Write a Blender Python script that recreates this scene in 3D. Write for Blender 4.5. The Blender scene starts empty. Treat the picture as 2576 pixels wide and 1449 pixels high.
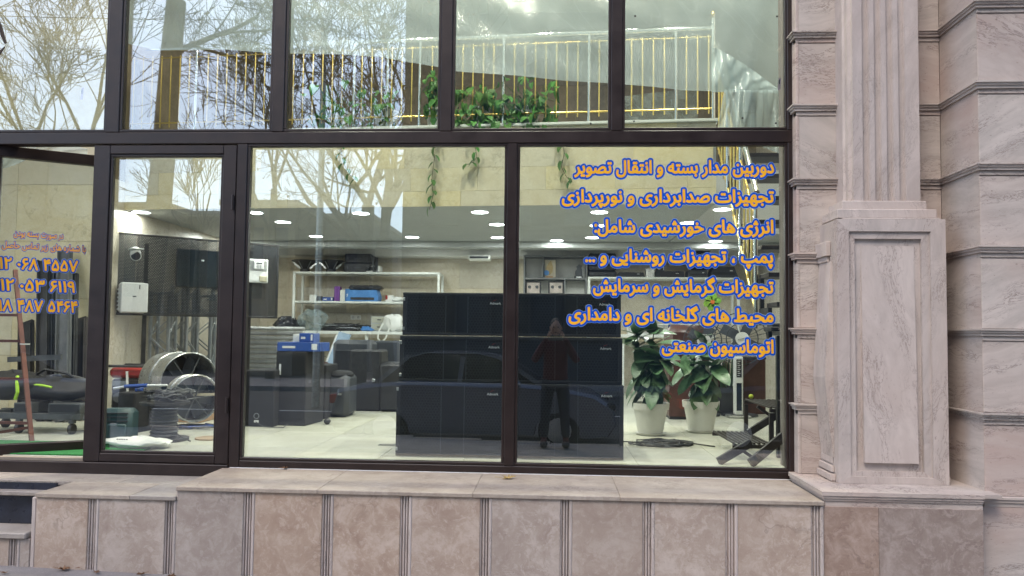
import bpy, math, random
import numpy as np
from mathutils import Vector, Matrix
random.seed(7)
R = math.radians
sc = bpy.context.scene
col = sc.collection

# ------------------------------------------------------------------ camera, sky, sun, exposure
FPX, PCX, PCY, CAMZ = 1850.0, 1288.0, 758.5, 1.56
YAW, PITCH, ROLL = R(3.10), R(2.63), R(0.665)
_F = Vector((-math.sin(YAW)*math.cos(PITCH), math.cos(YAW)*math.cos(PITCH), math.sin(PITCH)))
_R0 = Vector((math.cos(YAW), math.sin(YAW), 0)); _U0 = _R0.cross(_F)
_RT = math.cos(ROLL)*_R0 + math.sin(ROLL)*_U0
_UP = -math.sin(ROLL)*_R0 + math.cos(ROLL)*_U0
CAMP = Vector((0, 0, CAMZ))
cam = bpy.data.cameras.new('camera'); camo = bpy.data.objects.new('camera', cam); col.objects.link(camo)
cam.sensor_width = 36; cam.lens = 36*FPX/2576
cam.shift_y = (PCY-724.5)/2576
cam.clip_start = 0.05; cam.clip_end = 3000
M = Matrix((( _RT.x, _UP.x, -_F.x, 0), (_RT.y, _UP.y, -_F.y, 0), (_RT.z, _UP.z, -_F.z, CAMZ), (0,0,0,1)))
camo.matrix_world = M
sc.camera = camo

world = bpy.data.worlds.new('World'); sc.world = world; world.use_nodes = True
wn = world.node_tree; bgn = wn.nodes['Background']
sky = wn.nodes.new('ShaderNodeTexSky'); sky.sky_type = 'NISHITA'; sky.sun_disc = False
SUN_EL, SUN_AZ = 52.0, 212.0
sky.sun_elevation = R(SUN_EL); sky.sun_rotation = R(SUN_AZ)
sky.air_density = 1.0; sky.dust_density = 1.8; sky.ozone_density = 2.5
wn.links.new(sky.outputs[0], bgn.inputs[0]); bgn.inputs[1].default_value = 0.15
sl = bpy.data.lights.new('sun', 'SUN'); sl.energy = 0.7; sl.angle = R(25); sl.color = (1, .86, .72)
slo = bpy.data.objects.new('sun', sl); col.objects.link(slo)
_sd = Vector((math.sin(R(SUN_AZ))*math.cos(R(SUN_EL)), math.cos(R(SUN_AZ))*math.cos(R(SUN_EL)), math.sin(R(SUN_EL))))
slo.rotation_euler = _sd.to_track_quat('Z', 'Y').to_euler(); slo.location = (0, -3, 12)
sc.view_settings.view_transform = 'Standard'; sc.view_settings.look = 'None'
sc.view_settings.exposure = 1.35; sc.view_settings.gamma = 1
sc.view_settings.use_curve_mapping = False
sc.render.engine = 'CYCLES'
sc.cycles.max_bounces = 9; sc.cycles.diffuse_bounces = 4; sc.cycles.glossy_bounces = 4
sc.cycles.transparent_max_bounces = 24; sc.cycles.transmission_bounces = 4
sc.cycles.sample_clamp_indirect = 4; sc.cycles.caustics_reflective = False
sc.cycles.use_denoising = True

# ------------------------------------------------------------------ helpers
def P(px, py, Y):
    d = _F*FPX + _RT*(px-PCX) - _UP*(py-PCY)
    t = Y/d.y
    return Vector((d.x*t, Y, CAMZ+d.z*t))
def PF(px, py, z):
    d = _F*FPX + _RT*(px-PCX) - _UP*(py-PCY)
    t = (z-CAMZ)/d.z
    return Vector((d.x*t, d.y*t, z))
def X(px, Y, py=845): return P(px, py, Y).x
def Z(py, Y, px=1387): return P(px, py, Y).z
def MR(px, py, d):                       # real place of what the shop window mirrors at path depth d
    p = P(px, py, d); return Vector((p.x, 2*G-d, p.z))
G = 4.93          # glass plane
YL = 4.27         # front of the low wall
F0 = 0.69         # shop floor

def link(o):
    col.objects.link(o); return o
def props(o, label=None, cat=None, group=None, kind=None):
    if label: o['label'] = label
    if cat: o['category'] = cat
    if group: o['group'] = group
    if kind: o['kind'] = kind
    return o
def thing(name, label, cat, loc=(0,0,0), rz=0, group=None):
    o = bpy.data.objects.new(name, None); link(o); o.empty_display_size = .1
    o.location = loc; o.rotation_euler = (0, 0, rz)
    return props(o, label, cat, group)
def kids(o): return [c for c in bpy.data.objects if c.parent == o]
CH = {}
def reg(o, parent):
    o.parent = parent; CH.setdefault(parent.name, []).append(o)
def copy_tree(o, parent=None):
    c = o.copy(); link(c)
    if parent: reg(c, parent)
    for ch in CH.get(o.name, []): copy_tree(ch, c)
    return c
def frame_of(d):
    d = Vector(d).normalized()
    a = Vector((0,0,1)) if abs(d.z) < .9 else Vector((1,0,0))
    u = d.cross(a).normalized(); return d, u, d.cross(u).normalized()

class MB:
    def __init__(s): s.v = []; s.f = []; s.m = []
    def add(s, vs, fs, mi=0):
        n = len(s.v); s.v += [tuple(v) for v in vs]; s.f += [tuple(i+n for i in f) for f in fs]; s.m += [mi]*len(fs)
        return s
    def box(s, x0, x1, y0, y1, z0, z1, mi=0):
        if x0 > x1: x0, x1 = x1, x0
        if y0 > y1: y0, y1 = y1, y0
        if z0 > z1: z0, z1 = z1, z0
        v = [(x,y,z) for x in (x0,x1) for y in (y0,y1) for z in (z0,z1)]
        return s.add(v, [(0,1,3,2),(4,6,7,5),(0,4,5,1),(2,3,7,6),(0,2,6,4),(1,5,7,3)], mi)
    def bbox(s, x0, x1, y0, y1, z0, z1, b=.004, mi=0):     # chamfered box
        if x0 > x1: x0, x1 = x1, x0
        if y0 > y1: y0, y1 = y1, y0
        if z0 > z1: z0, z1 = z1, z0
        b = min(b, (x1-x0)*.45, (y1-y0)*.45, (z1-z0)*.45)
        vs = []; idx = {}
        for i, x in enumerate((x0,x1)):
            for j, y in enumerate((y0,y1)):
                for k, z in enumerate((z0,z1)):
                    sx, sy, sz = (b,-b)[i], (b,-b)[j], (b,-b)[k]
                    for a, q in enumerate(((x,y+sy,z+sz),(x+sx,y,z+sz),(x+sx,y+sy,z))):
                        idx[i,j,k,a] = len(vs); vs.append(q)
        I = idx; fs = []
        for i in (0,1):
            fs.append([I[i,0,0,0],I[i,0,1,0],I[i,1,1,0],I[i,1,0,0]][::(1 if i == 0 else -1)])
            fs.append([I[0,i,0,1],I[1,i,0,1],I[1,i,1,1],I[0,i,1,1]][::(1 if i == 0 else -1)])
            fs.append([I[0,0,i,2],I[0,1,i,2],I[1,1,i,2],I[1,0,i,2]][::(1 if i == 0 else -1)])
        for j in (0,1):
            for k in (0,1):
                q = [I[0,j,k,1],I[1,j,k,1],I[1,j,k,2],I[0,j,k,2]]; fs.append(q if (j+k)%2 == 0 else q[::-1])
                q = [I[j,0,k,0],I[j,1,k,0],I[j,1,k,2],I[j,0,k,2]]; fs.append(q[::-1] if (j+k)%2 == 0 else q)
                q = [I[j,k,0,0],I[j,k,1,0],I[j,k,1,1],I[j,k,0,1]]; fs.append(q if (j+k)%2 == 0 else q[::-1])
                for i in (0,1):
                    t = [I[i,j,k,0],I[i,j,k,1],I[i,j,k,2]]; fs.append(t if (i+j+k)%2 == 0 else t[::-1])
        return s.add(vs, fs, mi)
    def bar(s, p0, p1, w, h, up=(0,0,1), mi=0):            # rectangular bar
        p0, p1 = Vector(p0), Vector(p1); d = (p1-p0).normalized()
        u = d.cross(Vector(up))
        if u.length < 1e-4: u = d.cross(Vector((0,1,0)))
        u.normalize(); t = u.cross(d).normalized()
        v = []
        for q in (p0, p1):
            for a, b in ((-1,-1),(1,-1),(1,1),(-1,1)): v.append(q + u*(a*w/2) + t*(b*h/2))
        return s.add(v, [(3,2,1,0),(4,5,6,7),(0,1,5,4),(1,2,6,5),(2,3,7,6),(3,0,4,7)], mi)
    def cyl(s, p0, p1, r0, r1=None, n=12, mi=0, cap=True):
        if r1 is None: r1 = r0
        p0, p1 = Vector(p0), Vector(p1); d, u, t = frame_of(p1-p0)
        v = []
        for q, r in ((p0,r0),(p1,r1)):
            for k in range(n):
                a = 2*math.pi*k/n; v.append(q + u*(r*math.cos(a)) + t*(r*math.sin(a)))
        f = [(k, (k+1)%n, n+(k+1)%n, n+k) for k in range(n)]
        if cap: f += [tuple(range(n))[::-1], tuple(range(n, 2*n))]
        return s.add(v, f, mi)
    def tube(s, pts, r, n=6, mi=0):
        pts = [Vector(p) for p in pts]; m = len(pts)
        rs = r if isinstance(r, (list, tuple)) else [r]*m
        v = []; ref = None
        for i, p in enumerate(pts):
            d = (pts[min(i+1,m-1)] - pts[max(i-1,0)])
            if d.length < 1e-6: d = Vector((0,0,1))
            d.normalize()
            if ref is None: _, u, _t = frame_of(d)
            else: u = (ref - d*ref.dot(d)); u = u.normalized() if u.length > 1e-5 else frame_of(d)[1]
            ref = u; t = d.cross(u)
            for k in range(n):
                a = 2*math.pi*k/n; v.append(p + u*(rs[i]*math.cos(a)) + t*(rs[i]*math.sin(a)))
        f = []
        for i in range(m-1):
            for k in range(n): f.append((i*n+k, i*n+(k+1)%n, (i+1)*n+(k+1)%n, (i+1)*n+k))
        f += [tuple(range(n))[::-1], tuple(range((m-1)*n, m*n))]
        return s.add(v, f, mi)
    def lathe(s, prof, c=(0,0,0), n=20, mi=0, close=False):     # prof = [(r, z)...] bottom outwards
        v = []
        for r, z in prof:
            for k in range(n):
                a = 2*math.pi*k/n; v.append((c[0]+r*math.cos(a), c[1]+r*math.sin(a), c[2]+z))
        f = []; m = len(prof)
        for i in range(m-1 if not close else m):
            j = (i+1) % m
            for k in range(n): f.append((i*n+k, i*n+(k+1)%n, j*n+(k+1)%n, j*n+k))
        if not close: f += [tuple(range(n))[::-1], tuple(range((m-1)*n, m*n))]
        return s.add(v, f, mi)
    def prism(s, poly, axis, a0, a1, mi=0):      # poly in the two other axes (in order), extruded along axis
        n = len(poly); v = []
        for a in (a0, a1):
            for p, q in poly:
                v.append({'x': (a,p,q), 'y': (p,a,q), 'z': (p,q,a)}[axis])
        f = [tuple(range(n)), tuple(range(n,2*n))[::-1]] + [(k, n+k, n+(k+1)%n, (k+1)%n) for k in range(n)]
        return s.add(v, f, mi)
    def sweep(s, prof, path, mi=0):              # prof [(out, z)], path [(x, y, nx, ny)] mitred
        m = len(prof); v = []
        for x, y, nx, ny in path:
            for o, z in prof: v.append((x+nx*o, y+ny*o, z))
        f = []
        for i in range(len(path)-1):
            for k in range(m): f.append((i*m+k, (i+1)*m+k, (i+1)*m+(k+1)%m, i*m+(k+1)%m))
        f += [tuple(range(m)), tuple(range((len(path)-1)*m, len(path)*m))[::-1]]
        return s.add(v, f, mi)
    def blob(s, c, rad, seed=0, n=10, m=7, amp=.15, mi=0, flat=None):
        rn = random.Random(seed); v = []; ph = [rn.uniform(0,6.28) for _ in range(6)]
        for i in range(m+1):
            th = math.pi*i/m
            for k in range(n):
                a = 2*math.pi*k/n
                w = 1+amp*(math.sin(3*a+ph[0]+2*th)+.6*math.sin(5*a+ph[1]-3*th)+.6*math.cos(4*th+ph[2]))/1.6
                z = math.cos(th)*w
                if flat is not None and z < -flat: z = -flat
                v.append((c[0]+rad[0]*w*math.sin(th)*math.cos(a), c[1]+rad[1]*w*math.sin(th)*math.sin(a), c[2]+rad[2]*z))
        f = [(i*n+k, i*n+(k+1)%n, (i+1)*n+(k+1)%n, (i+1)*n+k)[::-1] for i in range(m) for k in range(n)]
        return s.add(v, f, mi)
    def xf(s, mat):
        s.v = [tuple(mat @ Vector(p)) for p in s.v]; return s
    def mesh(s, name, mats, smooth=False):
        me = bpy.data.meshes.new(name); me.from_pydata(s.v, [], s.f)
        for m in (mats if isinstance(mats, (list, tuple)) else [mats]): me.materials.append(m)
        if len(set(s.m)) > 1: me.polygons.foreach_set('material_index', s.m)
        if smooth is not False:
            me.polygons.foreach_set('use_smooth', [True]*len(s.f))
            me.update()
            try: me.set_sharp_from_angle(angle=R(40 if smooth is True else smooth))
            except Exception: pass
        me.validate(); me.update()
        return me
    def build(s, name, mats, parent=None, smooth=False, kind=None, label=None, wl=False, cat=None, group=None):
        me = s.mesh(name, mats, smooth)
        o = bpy.data.objects.new(name, me); link(o)
        if parent is not None:
            reg(o, parent)
            if wl: me.transform(world_of(parent).inverted())
        return props(o, label, cat, group, kind)
def world_of(o):
    m = Matrix.Translation(o.location) @ o.rotation_euler.to_matrix().to_4x4()
    return world_of(o.parent) @ m if o.parent else m
def inst(name, me, parent, loc, rot=(0,0,0), scale=(1,1,1)):
    o = bpy.data.objects.new(name, me); link(o)
    if parent: reg(o, parent)
    o.location = loc; o.rotation_euler = rot; o.scale = scale
    return o
def struct(name, mb, mats, smooth=False): return mb.build(name, mats, None, smooth, kind='structure')

# ------------------------------------------------------------------ materials
class NT:
    def __init__(s, name):
        s.mat = bpy.data.materials.new(name); s.mat.use_nodes = True; s.t = s.mat.node_tree
        s.b = s.t.nodes['Principled BSDF']; s.out = s.t.nodes['Material Output']
    def n(s, typ, ins=None, **kw):
        nd = s.t.nodes.new('ShaderNode'+typ)
        for k, v in kw.items(): setattr(nd, k, v)
        for k, v in (ins or {}).items():
            if hasattr(v, 'is_output') : s.t.links.new(v, nd.inputs[k])
            else: nd.inputs[k].default_value = v
        return nd
    def math(s, op, a, b=0.0): return s.n('Math', {0: a, 1: b}, operation=op).outputs[0]
    def vmath(s, op, a, b=(0,0,0)): return s.n('VectorMath', {0: a, 1: b}, operation=op).outputs[0]
    def mix(s, f, a, b):
        nd = s.n('Mix', data_type='RGBA')
        for i, v in ((0,f),(6,a),(7,b)):
            if hasattr(v, 'is_output'): s.t.links.new(v, nd.inputs[i])
            else: nd.inputs[i].default_value = (v if not isinstance(v, tuple) or len(v) == 4 else (*v, 1)) if i else v
        return nd.outputs[2]
    def ramp(s, f, stops):
        nd = s.n('ValToRGB', {0: f}); cr = nd.color_ramp
        while len(cr.elements) < len(stops): cr.elements.new(.5)
        for e, (p, c) in zip(cr.elements, stops): e.position = p; e.color = (*c, 1) if len(c) == 3 else c
        return nd.outputs[0]
    def noise(s, vec, scale, detail=4, rough=.5, dist=0):
        return s.n('TexNoise', {'Vector': vec, 'Scale': scale, 'Detail': detail, 'Roughness': rough, 'Distortion': dist}).outputs[0]
    def pos(s, jitter=True, obj=False):
        if obj: p = s.n('TexCoord').outputs['Object']
        else: p = s.n('NewGeometry').outputs['Position']
        if jitter:
            r = s.n('ObjectInfo').outputs['Random']
            j = s.n('CombineXYZ', {0: s.math('MULTIPLY', r, 37.), 1: s.math('MULTIPLY', r, 71.), 2: s.math('MULTIPLY', r, 53.)}).outputs[0]
            p = s.vmath('ADD', p, j)
        return p
    def bump(s, h, strength=.2, dist=.01):
        nd = s.n('Bump', {'Height': h, 'Strength': strength, 'Distance': dist}); s.set('Normal', nd.outputs[0])
    def set(s, k, v):
        if hasattr(v, 'is_output'): s.t.links.new(v, s.b.inputs[k])
        else: s.b.inputs[k].default_value = (*v, 1) if isinstance(v, tuple) and len(v) == 3 and k != 'Normal' else v
        return s
def pm(name, c, rough=.5, metal=0., var=.12, scale=6., bump=0., bscale=60., c2=None, spec=.5, rv=.1):
    t = NT(name); p = t.pos()
    nz = t.noise(p, scale, 5, .6)
    hi = c2 if c2 else tuple(min(1, x*(1+var)) for x in c); lo = tuple(x*(1-var) for x in c)
    t.set('Base Color', t.ramp(nz, [(.3, lo), (.7, hi)]))
    t.set('Roughness', t.math('ADD', t.math('MULTIPLY', t.math('SUBTRACT', t.noise(p, scale*3, 3), .5), rv*2), rough))
    t.set('Metallic', metal); t.set('Specular IOR Level', spec)
    if bump: t.bump(t.noise(p, bscale, 4, .6), bump, .01)
    return t.mat

def stone_mat(name, base, vein, warm, vertical=False, k=1.0, contrast=1.0):
    t = NT(name); p = t.pos()
    r = t.n('ObjectInfo').outputs['Random']
    ang = t.math('MULTIPLY', t.math('SUBTRACT', r, .5), .9)
    rot = t.n('VectorRotate', {'Vector': p, 'Angle': ang}, rotation_type='Y_AXIS').outputs[0]
    sq = t.vmath('MULTIPLY', rot, (5.*k, 3.*k, .8*k) if vertical else (.9*k, .9*k, 6.*k))
    warpn = t.n('TexNoise', {'Vector': p, 'Scale': 2.2, 'Detail': 3})
    sq = t.vmath('ADD', sq, t.vmath('MULTIPLY', warpn.outputs[1], (1.2,1.2,1.2)))
    a = t.noise(sq, 2.2, 6, .62)
    b = t.noise(sq, 6.5, 5, .7)
    c = t.noise(p, 1.1, 3, .5)
    f1 = t.ramp(a, [(.36, (0,0,0)), (.66, (1,1,1))])
    colr = t.mix(f1, base, tuple(x*.76 for x in base))
    f2 = t.ramp(c, [(.42, (0,0,0)), (.68, (.75,.75,.75))])
    colr = t.mix(t.math('MULTIPLY', f2, t.math('MULTIPLY', a, 1.5)), colr, warm)
    v = t.math('SUBTRACT', 1., t.math('MULTIPLY', t.math('ABSOLUTE', t.math('SUBTRACT', b, .5)), 34.))
    v = t.math('MULTIPLY', t.math('MAXIMUM', v, 0.), t.math('MULTIPLY', t.ramp(t.noise(sq, 1.3, 2), [(.47, (0,0,0)), (.62, (1,1,1))]), .8*contrast))
    colr = t.mix(v, colr, vein)
    # pits
    pit = t.ramp(t.noise(t.vmath('MULTIPLY', p, (30,30,70) if not vertical else (80,60,22)), 1.6, 2, .5), [(.69, (0,0,0)), (.74, (1,1,1))])
    colr = t.mix(t.math('MULTIPLY', pit, .45*contrast), colr, vein)
    jit = t.math('ADD', .93, t.math('MULTIPLY', r, .13))
    hsv = t.n('HueSaturation', {'Color': colr, 'Value': jit}).outputs[0]
    t.set('Base Color', hsv); t.set('Roughness', t.math('ADD', .5, t.math('MULTIPLY', a, .25))); t.set('Specular IOR Level', .35)
    h = t.math('SUBTRACT', t.math('MULTIPLY', t.noise(p, 45, 4, .6), .35), t.math('ADD', t.math('MULTIPLY', pit, .7), t.math('MULTIPLY', v, .6)))
    t.bump(h, .35, .006)
    return t.mat
M_TRAV = stone_mat('travertine_silver', (.53,.475,.43), (.13,.09,.08), (.49,.365,.315))
M_TRAVV = stone_mat('travertine_upright', (.55,.485,.445), (.16,.115,.10), (.50,.415,.37), vertical=True, contrast=.75)
M_TRAVS = stone_mat('travertine_shaft', (.55,.485,.45), (.17,.13,.11), (.49,.41,.37), vertical=True, k=.8, contrast=.5)
def mottled(name, a, b, c, dark, rough=.5):
    t = NT(name); p = t.pos(); r = t.n('ObjectInfo').outputs['Random']
    w = t.n('TexNoise', {'Vector': p, 'Scale': 5, 'Detail': 4})
    q = t.vmath('ADD', p, t.vmath('MULTIPLY', w.outputs[1], (.22,.22,.22)))
    n1 = t.noise(q, 5.5, 8, .7); n2 = t.noise(q, 26, 6, .72); n3 = t.noise(q, 1.1, 2)
    cc = t.ramp(n1, [(.34, b), (.5, a), (.66, c)])
    cc = t.mix(t.math('MULTIPLY', t.ramp(n2, [(.5,(0,0,0)),(.62,(1,1,1))]), .7), cc, c)
    cc = t.mix(t.math('MULTIPLY', t.ramp(n3, [(.45,(0,0,0)),(.7,(1,1,1))]), .45), cc, dark)
    vn = t.math('SUBTRACT', 1., t.math('MULTIPLY', t.math('ABSOLUTE', t.math('SUBTRACT', t.noise(q, 2.1, 5, .6), .5)), 70.))
    vn = t.math('MULTIPLY', t.math('MAXIMUM', vn, 0.), t.math('MULTIPLY', t.ramp(t.noise(p, 1.7, 2), [(.5,(0,0,0)),(.6,(1,1,1))]), .45))
    cc = t.mix(vn, cc, tuple(x*.55 for x in dark))
    pit = t.ramp(t.noise(p, 75, 2, .5), [(.71,(0,0,0)),(.75,(1,1,1))])
    cc = t.mix(t.math('MULTIPLY', pit, .35), cc, tuple(x*.4 for x in dark))
    jit = t.math('ADD', .90, t.math('MULTIPLY', r, .18))
    cc = t.n('HueSaturation', {'Color': cc, 'Value': jit, 'Saturation': t.math('ADD', .7, t.math('MULTIPLY', r, .5))}).outputs[0]
    t.set('Base Color', cc); t.set('Roughness', t.math('ADD', rough-.1, t.math('MULTIPLY', n2, .3)))
    t.bump(t.math('SUBTRACT', t.noise(p, 60, 4, .6), pit), .3, .004)
    return t.mat
M_PINK = mottled('pink_travertine', (.44,.34,.265), (.36,.26,.20), (.57,.475,.40), (.33,.25,.195))
M_BROWN = mottled('brown_travertine', (.30,.23,.19), (.235,.17,.14), (.41,.33,.285), (.24,.18,.15))
M_COPE = mottled('coping_limestone', (.35,.295,.245), (.285,.235,.19), (.43,.37,.31), (.33,.265,.20), .55)
M_FASC = mottled('beige_marble', (.80,.72,.49), (.72,.63,.41), (.86,.79,.58), (.74,.63,.41), .4)
M_MEZW = mottled('dimmed_mezzanine_marble', (.15,.125,.09), (.12,.10,.07), (.20,.165,.12), (.13,.105,.075), .5)  # brown-beige wall marble with the mezzanine's dimness put into its colour
M_BACKT = mottled('cream_wall_tile', (.58,.52,.41), (.52,.46,.35), (.64,.58,.47), (.53,.46,.35), .25)
M_FLOOR = mottled('pale_floor_tile', (.47,.475,.41), (.42,.425,.35), (.54,.545,.48), (.43,.42,.35), .3)
M_GROUT = pm('grout', (.28,.24,.19), .85)
M_STUB = pm('mortar_grey', (.18,.16,.15), .9, bump=.3)
def frame_mat():
    t = NT('painted_frame'); p = t.pos(jitter=False)
    n = t.noise(p, 7, 6, .65)
    c = t.ramp(n, [(.3, (.013,.007,.006)), (.7, (.024,.014,.012))])
    scr = t.ramp(t.noise(t.vmath('MULTIPLY', p, (9,9,60)), 1.5, 5, .7), [(.68,(0,0,0)),(.75,(1,1,1))])
    c = t.mix(t.math('MULTIPLY', scr, .35), c, (.07,.06,.065))
    dust = t.ramp(t.noise(p, 130, 2, .5), [(.72,(0,0,0)),(.76,(1,1,1))])
    c = t.mix(t.math('MULTIPLY', dust, .3), c, (.16,.15,.15))
    t.set('Base Color', c); t.set('Roughness', t.math('ADD', .26, t.math('MULTIPLY', n, .3)))
    t.set('Specular IOR Level', .5)
    t.bump(t.noise(p, 90, 3), .06, .004)
    return t.mat
M_FRAME = frame_mat()
def glass_mat(name, r0, tint=(.93,.97,.95)):
    t = NT(name); t.t.nodes.remove(t.b)
    lw = t.n('LayerWeight', {0: .5}).outputs['Facing']
    p5 = t.math('POWER', lw, 5.)
    fac = t.math('ADD', t.math('MULTIPLY', p5, 1-r0), r0)
    tr = t.n('BsdfTransparent', {0: (*tint, 1)}); gl = t.n('BsdfGlossy', {'Roughness': 0.0, 'Color': (.96,.98,1,1)})
    # very faint pane waviness
    nz = t.noise(t.pos(jitter=True), .8, 1)
    bp = t.n('Bump', {'Height': nz, 'Strength': .03, 'Distance': .02})
    t.t.links.new(bp.outputs[0], gl.inputs['Normal'])
    mx = t.n('MixShader', {0: fac}); t.t.links.new(tr.outputs[0], mx.inputs[1]); t.t.links.new(gl.outputs[0], mx.inputs[2])
    t.t.links.new(mx.outputs[0], t.out.inputs[0]); return t.mat
M_GLASS = glass_mat('window_glass', .145)
def film_mat(name, wt, c=(.60,.71,.75), bs=.2):
    t = NT(name); t.t.nodes.remove(t.b)
    tr = t.n('BsdfTransparent', {0: (.97,.985,.98,1)}); df = t.n('BsdfDiffuse', {0: (*c,1)}); tl = t.n('BsdfTranslucent', {0: (*c,1)})
    gl = t.n('BsdfGlossy', {'Roughness': .22})
    p = t.n('VectorRotate', {'Vector': t.pos(jitter=False), 'Angle': .6}, rotation_type='Y_AXIS').outputs[0]
    n = t.noise(t.vmath('MULTIPLY', p, (9,9,1.6)), 1.6, 7, .68, .8)
    n2 = t.noise(p, .9, 2)
    cr = t.math('MAXIMUM', t.math('SUBTRACT', 1., t.math('MULTIPLY', t.math('ABSOLUTE', t.math('SUBTRACT', t.noise(t.vmath('MULTIPLY', p, (3,3,.6)), 1.0, 2), .5)), 90.)), 0.)
    bp = t.n('Bump', {'Height': n, 'Strength': bs, 'Distance': .03})
    for q in (gl, df): t.t.links.new(bp.outputs[0], q.inputs['Normal'])
    m1 = t.n('MixShader', {0: .55}); t.t.links.new(df.outputs[0], m1.inputs[1]); t.t.links.new(tl.outputs[0], m1.inputs[2])
    m2 = t.n('MixShader', {0: .05}); t.t.links.new(m1.outputs[0], m2.inputs[1]); t.t.links.new(gl.outputs[0], m2.inputs[2])
    fac = t.math('MULTIPLY', t.math('ADD', t.math('ADD', .78, t.math('MULTIPLY', n2, .3)), t.math('MULTIPLY', cr, .09)), wt)
    fac = t.math('MINIMUM', fac, 1.)
    m3 = t.n('MixShader', {0: fac}); t.t.links.new(tr.outputs[0], m3.inputs[1]); t.t.links.new(m2.outputs[0], m3.inputs[2])
    t.t.links.new(m3.outputs[0], t.out.inputs[0]); return t.mat
M_FILM = film_mat('plastic_sheeting', .56)
M_CLEARBAG = film_mat('clear_bag', .35)
def emit(name, c, s):
    t = NT(name); t.set('Base Color', (.8,.8,.8)); t.set('Emission Color', c); t.set('Emission Strength', s); return t.mat
M_LED = emit('led_diffuser', (.93,.97,1), 12.)
M_BLACK = pm('black_plastic', (.022,.022,.026), .5, bump=.1)
M_BLACK2 = pm('black_carpet', (.018,.018,.022), .85, bump=.5, bscale=300)
M_DGREY = pm('dark_grey_plastic', (.05,.055,.065), .5, bump=.1)
M_STEEL = pm('dark_steel', (.045,.043,.042), .45, .6, var=.35, bump=.1)
M_STEELG = pm('grey_primed_steel', (.10,.105,.11), .5, .3, var=.3)
M_RUST = pm('red_oxide_steel', (.14,.05,.038), .6, .2, var=.3)
M_ALU = pm('brushed_aluminium', (.50,.52,.54), .35, .9, var=.15)
M_CHROME = pm('chrome', (.85,.86,.86), .1, 1., var=.03, rv=.02)
M_GOLD = pm('gold_rail', (.80,.60,.20), .3, 1., var=.05, rv=.03)
M_RIBA = pm('matt_ribbed_aluminium', (.42,.43,.43), .5, .2, var=.15)
M_GALV = pm('galvanised_sheet', (.50,.51,.50), .3, .85, var=.25, scale=14)
M_WHITE = pm('white_powder_coat', (.72,.75,.73), .4, var=.04)
M_WPLAS = pm('white_plastic', (.74,.75,.73), .38, var=.04)
M_POT = pm('white_pot', (.70,.70,.66), .5, var=.06)
M_WALLP = pm('white_paint', (.66,.66,.64), .7, var=.04)
M_CEIL = pm('grey_ceiling_paint', (.40,.42,.42), .75, var=.05, scale=2)
M_WOODK = pm('dark_stained_wood', (.03,.024,.022), .45, var=.3, scale=20)
M_CARD = pm('cardboard', (.38,.23,.12), .8, var=.1)
M_BLUE = pm('blue_carton', (.025,.08,.33), .45, var=.15)
M_BLUEL = pm('light_blue_carton', (.06,.22,.55), .4, var=.15)
M_PURP = pm('purple_carton', (.16,.05,.28), .5)
M_RED = pm('red_plastic', (.35,.03,.025), .4)
M_REDL = emit('lit_amber', (1,.25,.05), 1.2)
M_NEON = pm('neon_yellow_band', (.45,.75,.05), .5)
M_TEAL = pm('teal_toolbox', (.035,.075,.085), .5)
M_BROWNL = pm('brown_leather', (.075,.03,.022), .35, var=.3)
M_GREENC = NT('green_carpet'); _p = M_GREENC.pos(False)
M_GREENC.set('Base Color', M_GREENC.ramp(M_GREENC.noise(_p, 90, 3), [(.3,(.01,.09,.025)),(.7,(.03,.26,.06))])); M_GREENC.set('Roughness', .95)
M_GREENC.bump(M_GREENC.noise(_p, 260, 3), .8, .01); M_GREENC = M_GREENC.mat
M_SOIL = pm('potting_soil', (.03,.02,.015), .95, bump=.6)
def leaf_mat(name, a, b, rough=.4, tr=.15):
    t = NT(name); p = t.pos(); r = t.n('ObjectInfo').outputs['Random']
    c = t.ramp(t.noise(p, 14, 4), [(.3, a), (.7, b)])
    c = t.n('HueSaturation', {'Color': c, 'Value': t.math('ADD', .7, t.math('MULTIPLY', r, .6)), 'Hue': t.math('ADD', .485, t.math('MULTIPLY', r, .03))}).outputs[0]
    t.set('Base Color', c); t.set('Roughness', rough); t.set('Transmission Weight', 0.)
    tl = t.n('BsdfTranslucent'); t.t.links.new(c, tl.inputs[0])
    mx = t.n('MixShader', {0: tr}); t.t.links.new(t.b.outputs[0], mx.inputs[1]); t.t.links.new(tl.outputs[0], mx.inputs[2])
    t.t.links.new(mx.outputs[0], t.out.inputs[0]); return t.mat
M_RUB = leaf_mat('rubber_leaf', (.075,.15,.075), (.13,.24,.12), .28, .08)
M_POTH = leaf_mat('pothos_leaf', (.06,.19,.045), (.15,.34,.08), .4, .25)
M_SNAKE = leaf_mat('snake_leaf', (.03,.07,.04), (.08,.13,.06), .4, .05)
M_STEM = pm('green_stem', (.10,.16,.05), .6)
M_STEMB = pm('brown_stem', (.09,.07,.04), .7)
M_DRY = pm('dry_leaf', (.20,.105,.05), .7, var=.35, scale=20)
M_DRYY = pm('dry_yellow_leaf', (.38,.27,.10), .7, var=.3, scale=20)
M_BARK = pm('plane_bark', (.10,.085,.065), .85, var=.45, scale=9, bump=.6, bscale=30)
M_TWIG = pm('twig', (.06,.045,.035), .85, var=.3)
def flat(name, c, rough=.5):
    t = NT(name); t.set('Base Color', c); t.set('Roughness', rough); return t.mat
M_ORANGE = pm('sticker_orange', (.86,.43,.02), .6, var=.05, spec=.2)
M_STBLUE = pm('sticker_blue', (.0,.075,.50), .6, var=.05, spec=.2)
M_STHALO = pm('sticker_halo', (.40,.55,.75), .6, var=.03)
M_LOGO = pm('logo_white', (.72,.72,.72), .5, var=.02)
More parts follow.
